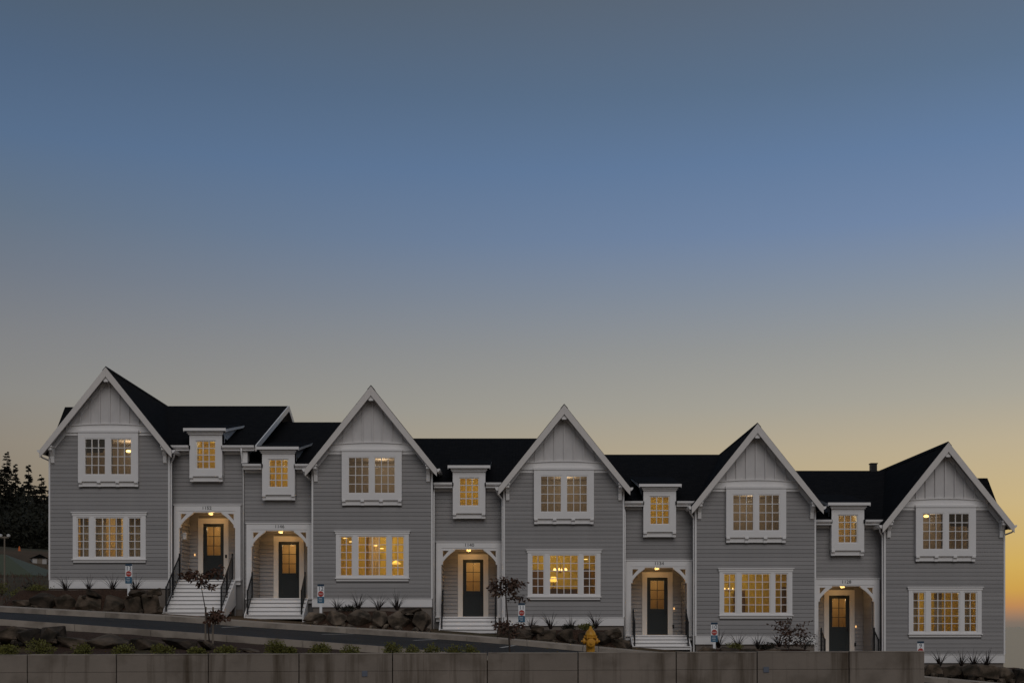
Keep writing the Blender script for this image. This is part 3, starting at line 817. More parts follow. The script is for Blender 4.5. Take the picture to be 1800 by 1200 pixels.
    for (px, py, y_, rr_) in lights.get('up_lamp', ()):
        c = wp(px, py, D0 + y_)
        MB().lathe([(.02, .09 * rr_), (.13 * rr_, .05 * rr_), (.15 * rr_, 0), (.11 * rr_, -.05 * rr_), (.02, -.07 * rr_)], 14, (c.x - cx, y_, c.z - uz)).obj('ceiling_light', 'bulb', H, smooth=True)
    if idx == 4:                          # flue on the ridge
        c = wp(1535, 822, 59.9)
        MB().box(c.x - cx - .15, c.x - cx + .15, YR - .15, YR + .15, ZE + MS * (YR - YE) - .5, ZE + MS * (YR - YE) + .32).box(c.x - cx - .18, c.x - cx + .18, YR - .18, YR + .18, ZE + MS * (YR - YE) + .322, ZE + MS * (YR - YE) + .37).obj('flue', 'black_metal', H)
    return H, cx, uz

LT = [
    dict(hall=7, porch=10, low=36, up=14, dor=7, lm='interior_wall', curtain=[(-1.5, -.35, 10), (.05, .32, 3), (.42, 1.5, 9)], cy=.62, up_lamp=[(226, 793, 2.2, .8)]),
    dict(hall=8, porch=10, low=40, up=15, dor=8, lm='interior_gold', lx=.3, down=[(607, 946, 1.2), (617, 952, 1.9), (660, 959, 2.3), (671, 964, 2.9)], curtain=[(-.55, -.1, 4)], cy=3.3, up_lamp=[(665, 806, 2.2, .75)]),
    dict(hall=7, porch=10, low=30, up=14, dor=7.5, lm='interior_gold', lx=-.3, down=[(1030, 983, 2.6)]),
    dict(hall=4.5, porch=8, low=24, up=13, dor=6.5, lm='interior_gold', lx=-.2),
    dict(hall=5, porch=7, low=20, up=11, dor=6, dm='interior_wall', lm='interior_gold', curtain=[(-1.45, -.95, 5), (-.2, .15, 4), (.95, 1.45, 5)], cy=.7, up_lamp=[(1628, 907, 1.8, .8)]),
]
HOUSES = [
    (0, -1, '1152', 'leftmost and highest grey townhouse, number 1152, gable at left and tall white stairs', (9, .181), -17.69),
    (1, 1, '1146', 'grey gabled townhouse number 1146 with porch to the left, second from the left', (5, .186), CX3 - PITCH),
    (2, 1, '1140', 'middle grey townhouse number 1140 with chandelier glowing in its lower window', (4, .182), CX3),
    (3, 1, '1134', 'grey townhouse number 1134 with red-leaved bush before its lower window', (4, .158), CX3 + PITCH),
    (4, 1, '1128', 'rightmost and lowest grey townhouse, number 1128, with flue on its ridge', (4, .14), CX3 + 2 * PITCH - .11),
]
HS = []
for (i, s, num, lab, rs, cxm), lt in zip(HOUSES, LT): HS.append(townhouse(i, s, num, lab, rs, lt, cxm))

# ------------------------------------------------------------------ things inside the lit rooms
def chandelier(px, py, D, sc_, label):
    c = wp(px, py, D)
    o = empty('chandelier', c); ORG[o.name] = Vector((0, 0, 0)); tag(o, label, 'chandelier')
    MB().tube([(0, 0, .5 * sc_), (0, 0, .0)], .012).lathe([(.03, -.05), (.06, 0), (.02, .08)], 10).obj('stem', 'brass', o)
    for k in range(6):
        a = k * math.pi / 3 + .3
        r_ = .26 * sc_
        arm = MB().tube([(0, 0, 0), (math.cos(a) * r_ * .6, math.sin(a) * r_ * .6, -.06 * sc_), (math.cos(a) * r_, math.sin(a) * r_, .02)], .01, 6).obj('arm', 'brass', o)
        MB().lathe([(.012, 0), (.03 * sc_, .04 * sc_), (.02 * sc_, .09 * sc_), (.004, .12 * sc_)], 8, (math.cos(a) * r_, math.sin(a) * r_, .02)).obj('bulb', 'bulb', arm, smooth=True)
chandelier(985, 1004, 54.2, 1.15, 'glowing chandelier hanging behind the middle pane of the window of 1140')
chandelier(1281, 1037, 54.4, .8, 'small lit chandelier seen through the left sash of 1134')
def table_lamp(px, py, D, label):
    c = wp(px, py, D)
    o = empty('table_lamp', c + Vector((0, 0, -.45))); tag(o, label, 'lamp'); 
    MB().lathe([(.11, 0), (.10, .03), (.03, .05), (.05, .18), (.02, .30), (.015, .42)], 14, (0, 0, 0)).obj('base', 'brass', o, smooth=True)
    MB().lathe([(.20, .32), (.19, .33), (.11, .55), (.10, .55)], 18, (0, 0, 0)).obj('lamp_shade', 'shade_glow', o, smooth=True)
table_lamp(973, 1017, 53.6, 'table lamp with glowing yellow shade in the window of 1140')
c = wp(973, 1017, 53.6)
sb = empty('sideboard', (c.x + .35, c.y + .05, HS[2][2] + BZ(1062))); tag(sb, 'dark wooden sideboard under the table lamp behind the window of 1140', 'sideboard')
top_ = c.z - .45 - sb.location.z
MB().box(-.75, .75, -.2, .2, top_ - .04, top_ - .001).obj('top', 'furniture', sb)
MB().box(-.72, .72, -.18, .18, .08, top_ - .045).obj('carcass', 'furniture', sb)
for sx_ in (-.68, .68): MB().box(sx_ - .03, sx_ + .03, -.17, .17, 0, .079).obj('foot', 'furniture', sb)
def pendant(px, py, D, label):
    c = wp(px, py, D); o = empty('pendant_lamp', c); tag(o, label, 'lamp')
    MB().tube([(0, 0, .12), (0, 0, .9)], .008).obj('cord', 'black_metal', o)
    MB().lathe([(.03, .12), (.12, .06), (.24, -.03), (.20, -.05), (.02, -.06)], 18).obj('lamp_shade', 'shade_glow', o, smooth=True)
pendant(696, 989, 54.0, 'yellow glowing pendant lamp in the right sash of 1146')
for px, py, D, w_, h_, lab in ((1028, 1024, 55.2, .5, 1.3, 'dark tall cabinet behind the right sash of the middle house'), (946, 1024, 55.2, .55, 1.2, 'dark cabinet behind the left sash of the middle house'),
                               (1385, 1052, 55.2, .5, 1.1, 'dark cabinet behind the right sash of the fourth house'), (1300, 1056, 55.2, .45, 1.0, 'low dark cabinet behind the left sash of the fourth house')):
    c = wp(px, py, D); hz = HS[2 if px < 1100 else 3][2] + BZ(1062)
    o = empty('cabinet', (c.x, c.y, hz)); tag(o, lab, 'cabinet')
    MB().box(-w_ / 2, w_ / 2, -.2, .2, 0, c.z - hz + h_ / 2).obj('carcass', 'furniture', o)
    for sx_ in (-1, 1): MB().box(sx_ * w_ / 4 - w_ / 4 + .02, sx_ * w_ / 4 + w_ / 4 - .02, -.222, -.202, .06, c.z - hz + h_ / 2 - .05).obj('door', 'furniture', o)

# ------------------------------------------------------------------ boulders
def stone_mesh(seed, m_):
    r_ = random.Random(seed); bm = bmesh.new()
    for i in range(17):
        v = Vector((r_.uniform(-1, 1), r_.uniform(-1, 1), r_.uniform(-1, 1)))
        mxc = max(abs(v.x), abs(v.y), abs(v.z)); n_ = v.length
        v = v / (mxc * .55 + n_ * .45) * r_.uniform(.80, 1.06) * .5
        bm.verts.new(v)
    bmesh.ops.convex_hull(bm, input=bm.verts)
    loose = [v for v in bm.verts if not v.link_faces]
    bmesh.ops.delete(bm, geom=loose, context='VERTS')
    bmesh.ops.bevel(bm, geom=bm.edges[:] , offset=.018, segments=1, affect='EDGES')
    bmesh.ops.recalc_face_normals(bm, faces=bm.faces)
    me = bpy.data.meshes.new('stone'); bm.to_mesh(me); bm.free(); me.materials.append(MATS[m_])
    return me
STONES = [stone_mesh(i, 'stone') for i in range(7)]; STONESD = [stone_mesh(20 + i, 'stone_dark') for i in range(6)]
def rock_wall(label, items, loc, pool):
    o = empty('rock_wall', loc); ORG[o.name] = Vector(loc); tag(o, label, 'rock wall', 'low walls of rough boulders')
    small = []
    for c, dims in items:                 # smaller stones chinked between and in front of the large ones
        for q in range(2):
            f = rng.uniform(.22, .42)
            small.append((Vector((c[0] + dims[0] * rng.uniform(-.5, .5), c[1] - dims[1] * rng.uniform(.25, .5), c[2] - dims[2] * rng.uniform(.25, .5))), (dims[0] * f, dims[1] * f, dims[2] * f * 1.1)))
    for k, (c, dims) in enumerate(items + small):
        me = pool[rng.randrange(len(pool))]
        p = place(bpy.data.objects.new('stone', me), o, c)
        p.scale = dims; p.rotation_euler = (rng.uniform(-.2, .2), rng.uniform(-.28, .28), rng.choice((0, math.pi)) + rng.uniform(-.25, .25))
    return o
def rocks_px(lst, D, dep=.8):
    out = []
    for a, b_, t_, bo in lst:
        c = wp((a + b_) / 2, (t_ + bo) / 2, D); out.append((c, ((b_ - a) * D / F * 1.06, dep * rng.uniform(.8, 1.15), (bo - t_) * D / F * 1.10)))
    return out
rock_wall('boulder wall below the lower window of 1152, left of its stairs', rocks_px([(52, 100, 1042, 1074), (96, 135, 1044, 1078), (132, 183, 1046, 1081), (178, 222, 1047, 1081), (216, 252, 1046, 1082), (246, 285, 1041, 1080), (150, 178, 1036, 1050), (225, 262, 1036, 1050), (256, 286, 1034, 1048), (20, 60, 1050, 1068)], 49.8), wp(150, 1080, 49.8), STONESD)
rock_wall('boulder wall below the lower window of 1146', rocks_px([(530, 572, 1075, 1097), (570, 613, 1073, 1100), (611, 655, 1071, 1104), (653, 683, 1072, 1105), (681, 728, 1073, 1108), (722, 757, 1072, 1112), (700, 745, 1068, 1080)], 49.9), wp(640, 1105, 49.9), STONES)
rock_wall('boulder wall behind the hydrant, below the lower window of 1140', rocks_px([(873, 904, 1100, 1122), (902, 940, 1104, 1126), (930, 957, 1098, 1114), (938, 980, 1106, 1129), (978, 1014, 1106, 1131), (1012, 1050, 1107, 1136), (1048, 1076, 1108, 1136), (1072, 1108, 1118, 1142), (1060, 1095, 1103, 1122)], 49.9), wp(990, 1130, 49.9), STONESD)
rock_wall('low boulder wall below the lower window of 1134', rocks_px([(1225, 1262, 1136, 1158), (1260, 1300, 1137, 1160), (1298, 1340, 1138, 1162), (1338, 1380, 1140, 1166), (1378, 1425, 1142, 1170)], 49.9), wp(1320, 1160, 49.9), STONESD)
rock_wall('dark boulder wall below the lower window of 1128 at the right edge', rocks_px([(1622, 1656, 1166, 1188), (1650, 1690, 1168, 1192), (1686, 1722, 1168, 1195), (1718, 1758, 1168, 1197), (1750, 1786, 1170, 1199), (1778, 1815, 1176, 1204), (1590, 1625, 1164, 1186)], 49.7), wp(1690, 1190, 49.7), STONESD)
rock_wall('large dark boulders between the road and the retaining wall at left', rocks_px([(-60, 6, 1103, 1134), (-4, 46, 1102, 1132), (44, 62, 1104, 1134), (58, 116, 1101, 1133), (36, 100, 1131, 1152), (108, 166, 1120, 1148), (163, 232, 1119, 1150), (228, 286, 1117, 1150), (284, 352, 1123, 1146), (348, 375, 1127, 1140), (-40, 40, 1130, 1152), (424, 458, 1140, 1146)], 34.2, 1.3), wp(180, 1145, 34.2), STONESD)

# planting beds against the houses (soil level per house)
BEDS = [(36, 286, 1038, 1037, 'a'), (556, 756, 1074, 1073, 'b'), (884, 1096, 1106, 1106, 'c'), (1226, 1432, 1139, 1140, 'd'), (1556, 1790, 1170, 1171, 'e')]
for a, b_, ya, yb_, _ in BEDS:
    x0, x1 = (a - 900) / 40, (b_ - 900) / 40
    xs_ = span(x0, x1, .3); ys_ = [-2.5, -2.35, -1.9, -1.5, -1.0, -.5, .02]
    def bz(x, y):
        f = (x - x0) / (x1 - x0); top = (YH - (ya + (yb_ - ya) * f)) / 40 - .02
        low = ground_z(x, -2.6) - .08
        edge = min(1, (x - x0) / .5, (x1 - x) / .5)
        return low + (top - low) * sstep(-2.5, -1.5, y) * edge + (noise.noise((x * 1.3, y * 1.3, 3)) * .06 if -2.4 < y < -.1 else 0)
    struct(grid_obj('planting_bed', xs_, ys_, bz, 'mulch'))
def strip_z(x, y): return ground_z(x, y) + .012 + noise.noise((x * 1.1, y * 1.1, 7)) * .05
struct(grid_obj('mulch_strip', span(-26, 10, .5), span(YW + .02, YN - .2, .45), strip_z, 'mulch'))

# ------------------------------------------------------------------ plants
def blade_mesh(seed):
    r_ = random.Random(seed); mb = MB()
    for k in range(34):
        a = r_.uniform(0, 2 * math.pi); L = r_.uniform(.32, .72); lean = r_.uniform(.1, .95); wd = r_.uniform(.010, .020)
        d = Vector((math.cos(a), math.sin(a), 0)); sd = Vector((-d.y, d.x, 0)); P = []
        for i in range(5):
            t_ = i / 4; p = d * (L * lean * t_ ** 1.4 + .03) + Vector((0, 0, L * (t_ - lean * .38 * t_ * t_)))
            ww = wd * (1 - t_ * .92); P += [p - sd * ww, p + sd * ww]
        mb.add(P, [(2 * i, 2 * i + 1, 2 * i + 3, 2 * i + 2) for i in range(4)])
    return mb.mesh('grass_clump', 'blade', fix=False)
BL = [blade_mesh(i) for i in range(4)]
WHICH = {'1152': 'leftmost', '1146': 'second', '1140': 'middle', '1134': 'fourth', '1128': 'rightmost'}
ordn = ['first', 'second', 'third', 'fourth', 'fifth']
for num, pts in (('1152', [(116, 1036), (156, 1034), (198, 1036), (238, 1036)]), ('1146', [(593, 1070), (630, 1068), (665, 1070), (698, 1070)]), ('1140', [(934, 1102), (968, 1103), (1003, 1104), (1047, 1102)]),
                 ('1134', [(1263, 1136), (1297, 1137), (1332, 1138), (1370, 1134)]), ('1128', [(1652, 1168), (1690, 1168), (1734, 1170), (1712, 1171)])):
    pts = sorted(pts)
    for k, (px, py) in enumerate(pts):
        Dp = 51.1
        o = bpy.data.objects.new('grass_clump', BL[rng.randrange(4)]); COL.objects.link(o)
        o.location = wp(px, py + 1, Dp) + Vector((0, 0, -.03)); sc_ = rng.uniform(1.1, 1.55); o.scale = (sc_ * 1.05, sc_ * 1.05, sc_ * .95); o.rotation_euler.z = rng.uniform(0, 6)
        tag(o, f'{ordn[k]} spiky dark grass clump from the left before the {WHICH[num]} house', 'grass clump', 'spiky grasses before the houses')
def leaf_card(mb, p, d, up, L, W):
    d = d.normalized(); s_ = d.cross(up)
    s_ = s_.normalized() if s_.length > 1e-3 else Vector((1, 0, 0)); n_ = s_.cross(d)
    mb.add([p, p + d * L * .5 + s_ * W * .5 + n_ * L * .06, p + d * L, p + d * L * .5 - s_ * W * .5 + n_ * L * .06], [(0, 1, 2, 3)])
def rvec(r_): 
    while True:
        v = Vector((r_.uniform(-1, 1), r_.uniform(-1, 1), r_.uniform(-1, 1)))
        if .05 < v.length < 1: return v
def shrub(label, base, w_, h_, m_, seed, n=520, ls=.06, cat='shrub', group=None):
    r_ = random.Random(seed)
    o = empty('shrub', base); ORG[o.name] = Vector((0, 0, 0)); tag(o, label, cat, group)
    st = MB(); lf = MB()
    lobes = []
    for k in range(9):
        a = r_.uniform(0, 6.28); q = r_.uniform(.1, .75)
        lobes.append((Vector((math.cos(a) * w_ * .36 * q, math.sin(a) * w_ * .36 * q, h_ * r_.uniform(.35, .72))), r_.uniform(.2, .34)))
    for c, q in lobes: st.tube([(0, 0, 0), (c.x * .5, c.y * .5, c.z * .55), tuple(c)], .012, 5, .004)
    st.obj('stem', 'bark', o)
    for i in range(n):
        c, q = lobes[r_.randrange(len(lobes))]
        v = rvec(r_).normalized() * r_.uniform(.5, 1.08)
        p = c + Vector((v.x * q * w_, v.y * q * w_, v.z * q * h_))
        if p.z < .02: continue
        leaf_card(lf, p, v + rvec(r_) * .8, rvec(r_), ls * r_.uniform(.7, 1.4), ls * .6)
    lf.obj('foliage', m_, o, fix=False)
    return o
nearsh = [(12, 1148, .55), (72, 1148, .62), (143, 1147, .58), (219, 1148, .62), (285, 1149, .58), (345, 1149, .5), (396, 1148, .62), (484, 1147, .55), (507, 1149, .42), (560, 1149, .6), (616, 1149, .5), (692, 1147, .56), (720, 1149, .5), (757, 1149, .5), (794, 1150, .46), (830, 1150, .44)]
for k, (px, py, w_) in enumerate(nearsh):
    D = 31.3
    b_ = wp(px, py, D); b_.z = strip_z(b_.x, D - D0) - .02
    topz = (YH - (1131 if px in (484, 692, 72) else 1136 if w_ > .5 else 1140)) * D / F
    shrub(f'low round green shrub along the top of the retaining wall, number {k + 1} from the left' if False else f'{["first","second","third","fourth","fifth","sixth","seventh","eighth","ninth","tenth","eleventh","twelfth","thirteenth","fourteenth","fifteenth","sixteenth"][k]} low green shrub from the left behind the retaining wall', b_, w_ * 1.2, max(.36, (topz - b_.z) * 1.25), 'leaf_green', 50 + k, 950, .055, group='shrubs along the retaining wall')
for k, (px, py, w_, h_, D, lab) in enumerate([(612, 1077, 1.0, .35, 50.7, 'low dark green shrub in the bed of 1146'), (1030, 1108, .8, .3, 50.7, 'small dark shrub in the bed of 1140 behind the hydrant'), (1000, 1108, .7, .25, 50.7, 'smallest dark shrub in the bed of 1140'),
                                             (1290, 1143, 1.1, .35, 50.7, 'low dark shrub in the bed of 1134 by the grass'), (1415, 1141, 1.3, .7, 50.7, 'dark shrub at the right end of the bed of 1134'), (70, 1040, 1.2, .35, 50.6, 'low dark shrub at the left end of the bed of 1152'),
                                             (1350, 1143, 1.0, .35, 50.7, 'low shrub below the red-leaved bush of 1134'), (30, 1054, 1.3, .6, 54, 'dark shrub on the bank left of 1152'), (60, 1044, 1.2, .6, 56, 'dark shrub touching the left corner of 1152'), (4, 1048, 1.3, .7, 57, 'dark shrub at the left edge by the lamp post')]):
    b_ = wp(px, py, D)
    shrub(lab, b_, w_, h_, 'leaf_green' if k % 2 else 'needle', 90 + k, 420, .07, group='dark shrubs by the houses')

def sapling(label, base, trunk_top, branches, m_, seed, leaves=16, ls=.12, r0=.024, stakes=()):
    r_ = random.Random(seed)
    o = empty('sapling', base); ORG[o.name] = Vector((0, 0, 0)); tag(o, label, 'tree')
    base = Vector(base); tt = Vector(trunk_top) - base
    tr = MB(); path = [Vector((0, 0, -.1))] + [tt * f + Vector((math.sin(f * 5) * .02, math.cos(f * 4) * .02, 0)) for f in (.25, .5, .75, 1)]
    tr.tube([tuple(p) for p in path], r0, 7, r0 * .35)
    lf = MB()
    for f, dx, dy, dz in branches:
        a = tt * f; e = a + Vector((dx, dy, dz)); mid = a + Vector((dx * .5, dy * .5, dz * .62 + .03))
        tr.tube([tuple(a), tuple(mid), tuple(e)], r0 * .4, 5, .004)
        for k in range(leaves):
            t_ = r_.uniform(.25, 1.05)
            p = (a.lerp(mid, t_ * 2) if t_ < .5 else mid.lerp(e, t_ * 2 - 1)) + rvec(r_) * .10
            d = Vector((dx, dy, dz)).normalized() * .5 + rvec(r_) + Vector((0, 0, -.45))
            leaf_card(lf, p, d, rvec(r_), ls * r_.uniform(.65, 1.25), ls * .5)
    tr.obj('trunk', 'bark', o, smooth=True); lf.obj('crown', m_, o, fix=False)
    for px, top in stakes:
        pass
    return o
def rbr(r_, n, f0, f1, L, up): 
    out = []
    for i in range(n):
        a = r_.uniform(0, 6.28); f = r_.uniform(f0, f1); l = L * r_.uniform(.5, 1.1); out.append((f, math.cos(a) * l, math.sin(a) * l * .7, up * l * r_.uniform(.3, 1.2)))
    return out
r_ = random.Random(11)
Dt = 35.0
b1 = wp(369, 1136, Dt); b1.z = strip_z(b1.x, Dt - D0)
tz = lambda py, D: (YH - py) * D / F
top1 = wp(352, 1006, Dt)
br1 = rbr(r_, 13, .80, .98, .62, .28) + rbr(r_, 10, .30, .45, .68, .12)
sapling('staked sapling with sparse red leaves before the stairs of 1152', b1, top1, br1, 'leaf_red', 3, 22, .14)
for px, lab in ((361, 'left wooden stake beside the sapling before 1152'), (374, 'right wooden stake beside the sapling before 1152')):
    c = wp(px, 1066, Dt + .1); zb = strip_z(c.x, c.y) - .1
    st = MB().tube([(0, 0, 0), (.01, 0, c.z - zb)], .028, 6).obj('stake', 'stake', None, (c.x, c.y, zb)); tag(st, lab, 'stake', 'stakes of the sapling')
Dt = 32.2
b2 = wp(897, 1175, Dt); b2.z = strip_z(b2.x, Dt - D0)
br2 = rbr(r_, 15, .86, 1.0, .55, .16) + [(.80, .45, -.1, .02), (.82, .5, .1, .06), (.84, -.42, 0, .25)] + rbr(r_, 9, .40, .55, .42, .25)
sapling('slim sapling with brown leaves left of sign 11, behind the retaining wall', b2, wp(889, 1022, Dt), br2, 'leaf_brown', 5, 20, .125, .032)
Dt = 46.0
b3 = wp(1382, 1160, Dt); b3.z = K(b3.x) - .1
b3 = wp(1384, 1158, 50.4); Dt = 50.4
br3 = rbr(r_, 22, .3, 1.0, .85, .35) + [(.6, -.8, 0, .55), (.7, .9, 0, .5), (.5, 1.0, 0, .2), (.5, -.5, 0, .5)]
sapling('many-stemmed bush with dark red leaves before the lower window of 1134', b3, wp(1390, 1092, Dt), br3, 'leaf_brown', 8, 15, .15, .03)

# ------------------------------------------------------------------ fire hydrant
hb = wp(1038, 1147, 30.9); hx, hy = hb.x, hb.y
hz = (YH - 1100) * 30.9 / F - .93
hy_ = empty('fire_hydrant', (hx, hy, hz)); ORG[hy_.name] = Vector((0, 0, 0)); tag(hy_, 'yellow fire hydrant standing behind the retaining wall', 'hydrant')
MB().lathe([(.16, 0), (.16, .04), (.12, .045), (.112, .10), (.118, .60), (.13, .62)], 24).obj('barrel', 'hydrant_paint', hy_, smooth=False)
MB().lathe([(.165, .62), (.170, .635), (.170, .66), (.158, .67)], 24).obj('flange', 'hydrant_cap', hy_)
MB().lathe([(.145, .672), (.142, .71), (.128, .765), (.095, .82), (.055, .85), (.05, .87), (.032, .875), (.03, .93), (.01, .935)], 20).obj('bonnet', 'hydrant_paint', hy_, smooth=True)
for sg in (-1, 1):
    nz = MB().lathe([(.06, 0), (.06, .06), (.082, .065), (.082, .105), (.07, .12), (.026, .125), (.024, .165)] if sg > 0 else [(.06, 0), (.06, -.06), (.082, -.065), (.082, -.105), (.07, -.12), (.026, -.125), (.024, -.165)], 16, (sg * .08, 0, .54), 'x')
    nz.obj('nozzle_cap', 'hydrant_cap', hy_)
    MB().tube([(sg * .19, -.06, .49), (sg * .21, -.11, .34), (sg * .2, -.13, .22), (sg * .12, -.13, .28)], .008, 5).obj('chain', 'black_metal', hy_)
MB().lathe([(.095, 0), (.095, -.07), (.115, -.075), (.115, -.12), (.09, -.135), (.03, -.14), (.03, -.18)], 16, (0, -.09, .50), 'y').obj('pumper_cap', 'hydrant_cap', hy_)
for k in range(8):
    a = k * math.pi / 4 + .2
    MB().lathe([(.014, .60), (.014, .69)], 6, (math.cos(a) * .166, math.sin(a) * .166, 0)).obj('bolt', 'hydrant_cap', hy_)

# ------------------------------------------------------------------ lot signs
WN = {'13': 'leftmost', '12': 'second', '11': 'middle', '10': 'fourth', '9': 'rightmost'}
for num, px, yt, yb_ in (('13', 226.5, 990, 1025), ('12', 564, 1026, 1059.5), ('11', 917, 1059, 1093), ('10', 1255.5, 1093, 1127.5), ('9', 1618, 1126, 1160)):
    Ds = 50.2; c = wp(px, yt, Ds); k = Ds / F; H_ = (yb_ - yt) * k; wd = 6 * k
    gzz = {'13': 1042, '12': 1077, '11': 1108, '10': 1143, '9': 1176}[num]
    zb = (YH - gzz) * k - .1
    o = empty('lot_sign', (c.x, c.y, zb)); ORG[o.name] = Vector((c.x, c.y, zb))
    tag(o, f'white and blue sale sign with red disc reading {num}, before the {WN[num]} house', 'sign', 'numbered sale signs before the houses')
    X = c.x; Y = c.y; zt_ = c.z
    bd = MB().box(X - wd, X + wd, Y - .02, Y + .02, zt_ - H_, zt_).obj('sign_board', 'sign_white', o)
    MB().box(X - wd + .002, X + wd - .002, Y - .026, Y - .0205, zt_ - H_ * .11, zt_ - .002).obj('top_band', 'sign_navy', bd)
    MB().box(X - wd + .002, X + wd - .002, Y - .026, Y - .0205, zt_ - H_ + .002, zt_ - H_ * .66).obj('bottom_band', 'sign_blue', bd)
    MB().lathe([(wd * .82, -.005), (wd * .82, 0)], 24, (X, Y - .0215, zt_ - H_ * .51), 'y').obj('red_disc', 'sign_red', bd)
    text('sold_text', 'SOLD', wd * .52, 'sign_white', bd, (X, Y - .029, zt_ - H_ * .51), .003)
    text('sign_number', num, H_ * .30, 'sign_text', bd, (X, Y - .023, zt_ - H_ * .245), .004)
    for j, ww in enumerate((.6, .72, .5)):
        MB().box(X - wd * ww, X + wd * ww * .6, Y - .029, Y - .0265, zt_ - H_ * (.745 + j * .08) - .006, zt_ - H_ * (.745 + j * .08) + .008).obj('print_line', 'sign_white', bd)
    MB().box(X - wd * .38, X + wd * .38, Y - .018, Y + .018, zb, zt_ - H_ - .001).obj('post', 'sign_white', o)

def hit(px, py):
    D = 56.0
    while D < 190:
        p = wp(px, py, D)
        if gz(p.x, p.y) >= p.z: return p, D
        D += .5
    return p, D
# ------------------------------------------------------------------ background on the left: lamp, houses, conifers
D = 66
c = wp(8, 942, D); zb = gz(c.x, c.y) - .1
o = empty('street_lamp', (c.x, c.y, zb)); tag(o, 'thin brown post with two white lamps at the left edge', 'street lamp')
MB().tube([(0, 0, 0), (0, 0, c.z - zb)], .05, 8, .04).box(-.24, .24, -.03, .03, c.z - zb - .1, c.z - zb - .02).obj('pole', 'stake', o)
for sg in (-1, 1): MB().lathe([(.03, -.10), (.09, -.08), (.10, .03), (.03, .07)], 12, (sg * .22, 0, c.z - zb + .05)).obj('lamp_head', 'lamp_white', o)
D = 86
ctr = wp(-30, 1020, D); zb = gz(ctr.x, ctr.y) - .6
o = empty('green_roofed_house', (ctr.x, ctr.y, zb)); tag(o, 'low house with a broad green roof at the left edge', 'house')
ze = (YH - 1014) * D / F - zb; zr = (YH - 978) * (D + 3) / F - zb
hw_, hd = 5.2, 4.0
MB().box(-hw_ + .5, hw_ - .5, -hd + .5, hd - .5, 0, ze).obj('wall', 'shed_white', o)
mb = MB(); mb.add([(-hw_ - 4, -hd, ze), (hw_, -hd, ze), (hw_, hd, ze), (-hw_ - 4, hd, ze), (-hw_ - 4, 0, zr), (1.6, 0, zr), (-hw_ - 4, -hd, ze - .2), (hw_, -hd, ze - .2), (hw_, hd, ze - .2), (-hw_ - 4, hd, ze - .2)],
             [(0, 1, 5, 4), (1, 2, 5), (2, 3, 4, 5), (3, 0, 4), (0, 6, 7, 1), (1, 7, 8, 2), (2, 8, 9, 3), (3, 9, 6, 0), (6, 9, 8, 7)]); mb.obj('roof', 'green_roof', o)
for xx in (-1.0, 1.6, 3.6):
    wf = MB().box(xx - .5, xx + .5, -hd + .42, -hd + .498, ze - 1.7, ze - .6).obj('window', 'sheathing', o)
    MB().box(xx - .42, xx + .42, -hd + .40, -hd + .418, ze - 1.62, ze - .68).obj('pane', 'black_metal', wf)
ctr, D = hit(68, 989); zb = ctr.z - .1; ze = 11 * D / F; zr = 17 * D / F
o = empty('white_shed', (ctr.x, ctr.y, zb)); tag(o, 'small white shed with dark roof on the brown slope left of the houses', 'shed'); o.rotation_euler.z = .5
MB().box(-.55, .55, -.6, .6, 0, ze).obj('wall', 'shed_white', o)
MB().prism([(-.7, ze - .05), (0, zr), (.7, ze - .05)], -.7, .7).obj('roof', 'shingle', o)
MB().box(-.2, .2, -.62, -.602, 0, ze * .8).obj('door', 'stake', o)
c, D = hit(34, 969)
o = empty('traffic_cone', c); tag(o, 'orange marker cone on the brown slope beyond the green roof', 'cone')
MB().box(-.22, .22, -.22, .22, 0, .05).obj('base', 'cone_orange', o); MB().lathe([(.13, .05), (.04, .5), (.03, .5)], 12).obj('cone', 'cone_orange', o)

def conifer(label, px, ptop, pbase, D, wpx, seed, group='conifers on the hill at left'):
    r_ = random.Random(seed)
    t0 = wp(px, ptop, D); b0 = wp(px, pbase, D)
    zb = min(b0.z, gz(t0.x, t0.y)) - .3
    h = t0.z - zb
    o = empty('conifer_tree', (t0.x, t0.y, zb)); ORG[o.name] = Vector((0, 0, 0)); tag(o, label, 'tree', group)
    MB().tube([(0, 0, 0), (.05, 0, h * .5), (0, .03, h * .98)], .22, 7, .03).obj('trunk', 'bark', o)
    cr = MB(); wmax = wpx * D / F / 2
    z = h * .12
    while z < h:
        f = 1 - z / h
        Lb = wmax * (f ** .85) * r_.uniform(.75, 1.2) + .15
        nb = 6 if f > .15 else 4
        a0 = r_.uniform(0, 6)
        for k in range(nb):
            if r_.random() < .22: continue
            a = a0 + k * 6.283 / nb + r_.uniform(-.4, .4); L = Lb * r_.uniform(.45, 1.25)
            d = Vector((math.cos(a), math.sin(a), 0)); sd = Vector((-d.y, d.x, 0))
            droop = r_.uniform(-.1, .45); zk = z + r_.uniform(-.25, .25)
            for q in range(10):
                t_ = (q + .4) / 10
                p = d * L * t_ + Vector((0, 0, zk - L * droop * t_ * t_))
                for sg in (-1, 1):
                    e = (d * r_.uniform(.4, 1) + sd * sg * r_.uniform(.2, 1) + Vector((0, 0, r_.uniform(-.9, .35)))).normalized()
                    leaf_card(cr, p, e, rvec(r_), L * .22 + .22, .10 + L * .05)
        z += h * r_.uniform(.016, .036)
    cr.obj('crown', 'needle', o, fix=False)
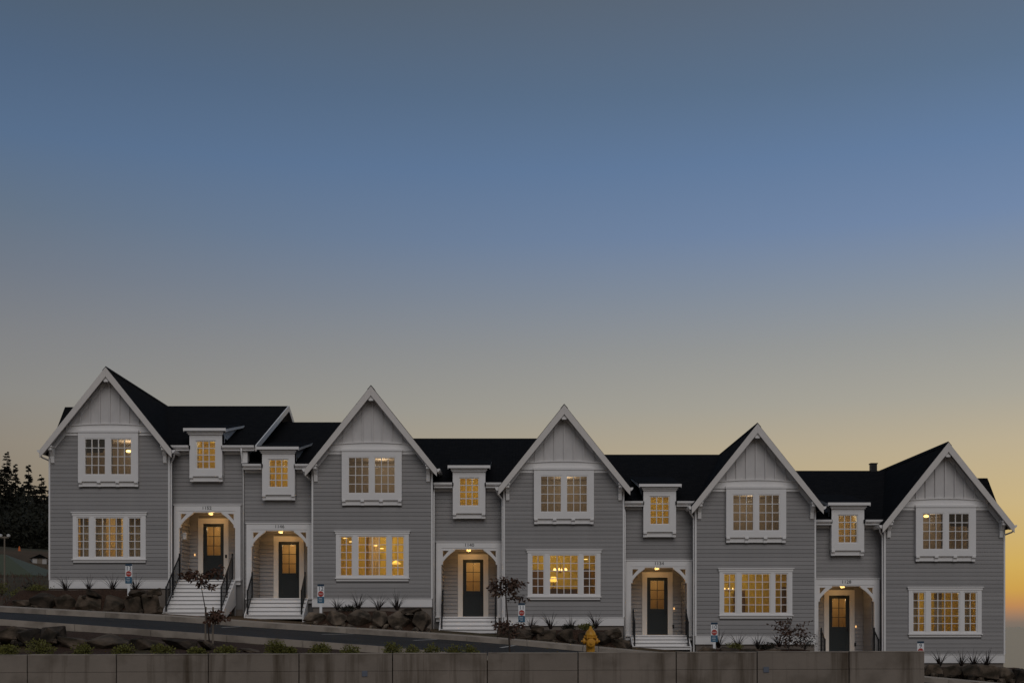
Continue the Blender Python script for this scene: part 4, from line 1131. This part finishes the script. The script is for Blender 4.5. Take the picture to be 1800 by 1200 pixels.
CT = [(12, 796, 26, 'tallest thin conifer at the left edge of the sky'), (27, 818, 30, 'bushy conifer just right of the tallest one'), (50, 816, 34, 'broad conifer in the middle of the group at left'), (73, 834, 28, 'slender conifer nearest to the townhouses'),
      (0, 822, 30, 'conifer cut by the left edge of the picture'), (88, 858, 26, 'short conifer at the corner of 1152'), (38, 850, 30, 'lower conifer filling the gap between the tall ones'), (62, 858, 30, 'lower conifer before the broad one'), (-22, 812, 34, 'conifer beyond the left edge of the picture'), (18, 856, 30, 'lower conifer below the tallest one')] + [(-60 - 34 * q, 815 + (q * 37) % 40, 32, lab_) for q, lab_ in enumerate(('nearest of the conifers past the left edge', 'second conifer past the left edge', 'third conifer past the left edge', 'fourth conifer past the left edge', 'farthest conifer past the left edge'))]
for k, (px, pt, wpx, lab) in enumerate(CT): conifer(lab, px, pt, 955, 150 + (k % 4) * 4 - (10 if k > 5 else 0), wpx * 1.45, 200 + k)
# brush bank below the conifers: one mass
r_ = random.Random(77); br = MB()
for i in range(26000):
    D = r_.uniform(122, 150); px = r_.uniform(-230, 130)
    x_ = (px - 900) * D / F; y_ = D - D0
    topz = (YH - (872 + 10 * math.sin(px * .11) + 8 * math.sin(px * .31))) * D / F; lowz = gz(x_, y_)
    z_ = lowz + (topz - lowz) * r_.random() ** .8 * (.55 + .45 * (D - 122) / 28)
    leaf_card(br, Vector((x_, y_, z_)), rvec(r_), rvec(r_), r_.uniform(.3, .65), .28)
tag(br.obj('brush', 'needle', None, fix=False), 'dark mass of brush on the bank below the conifers', 'brush', kind='stuff')
# dry grass tufts on the bank left of the houses
r_ = random.Random(5); gr = MB()
for i in range(5000):
    x_ = r_.uniform(-52, -21.5); y_ = r_.uniform(-3, 45); z_ = gz(x_, y_)
    leaf_card(gr, Vector((x_, y_, z_)), Vector((r_.uniform(-.4, .4), r_.uniform(-.4, .4), 1)), rvec(r_), r_.uniform(.12, .4), .05)
tag(gr.obj('dry_grass', 'leaf_brown', None, fix=False), 'dry brown grass on the slope left of 1152', 'grass', kind='stuff')
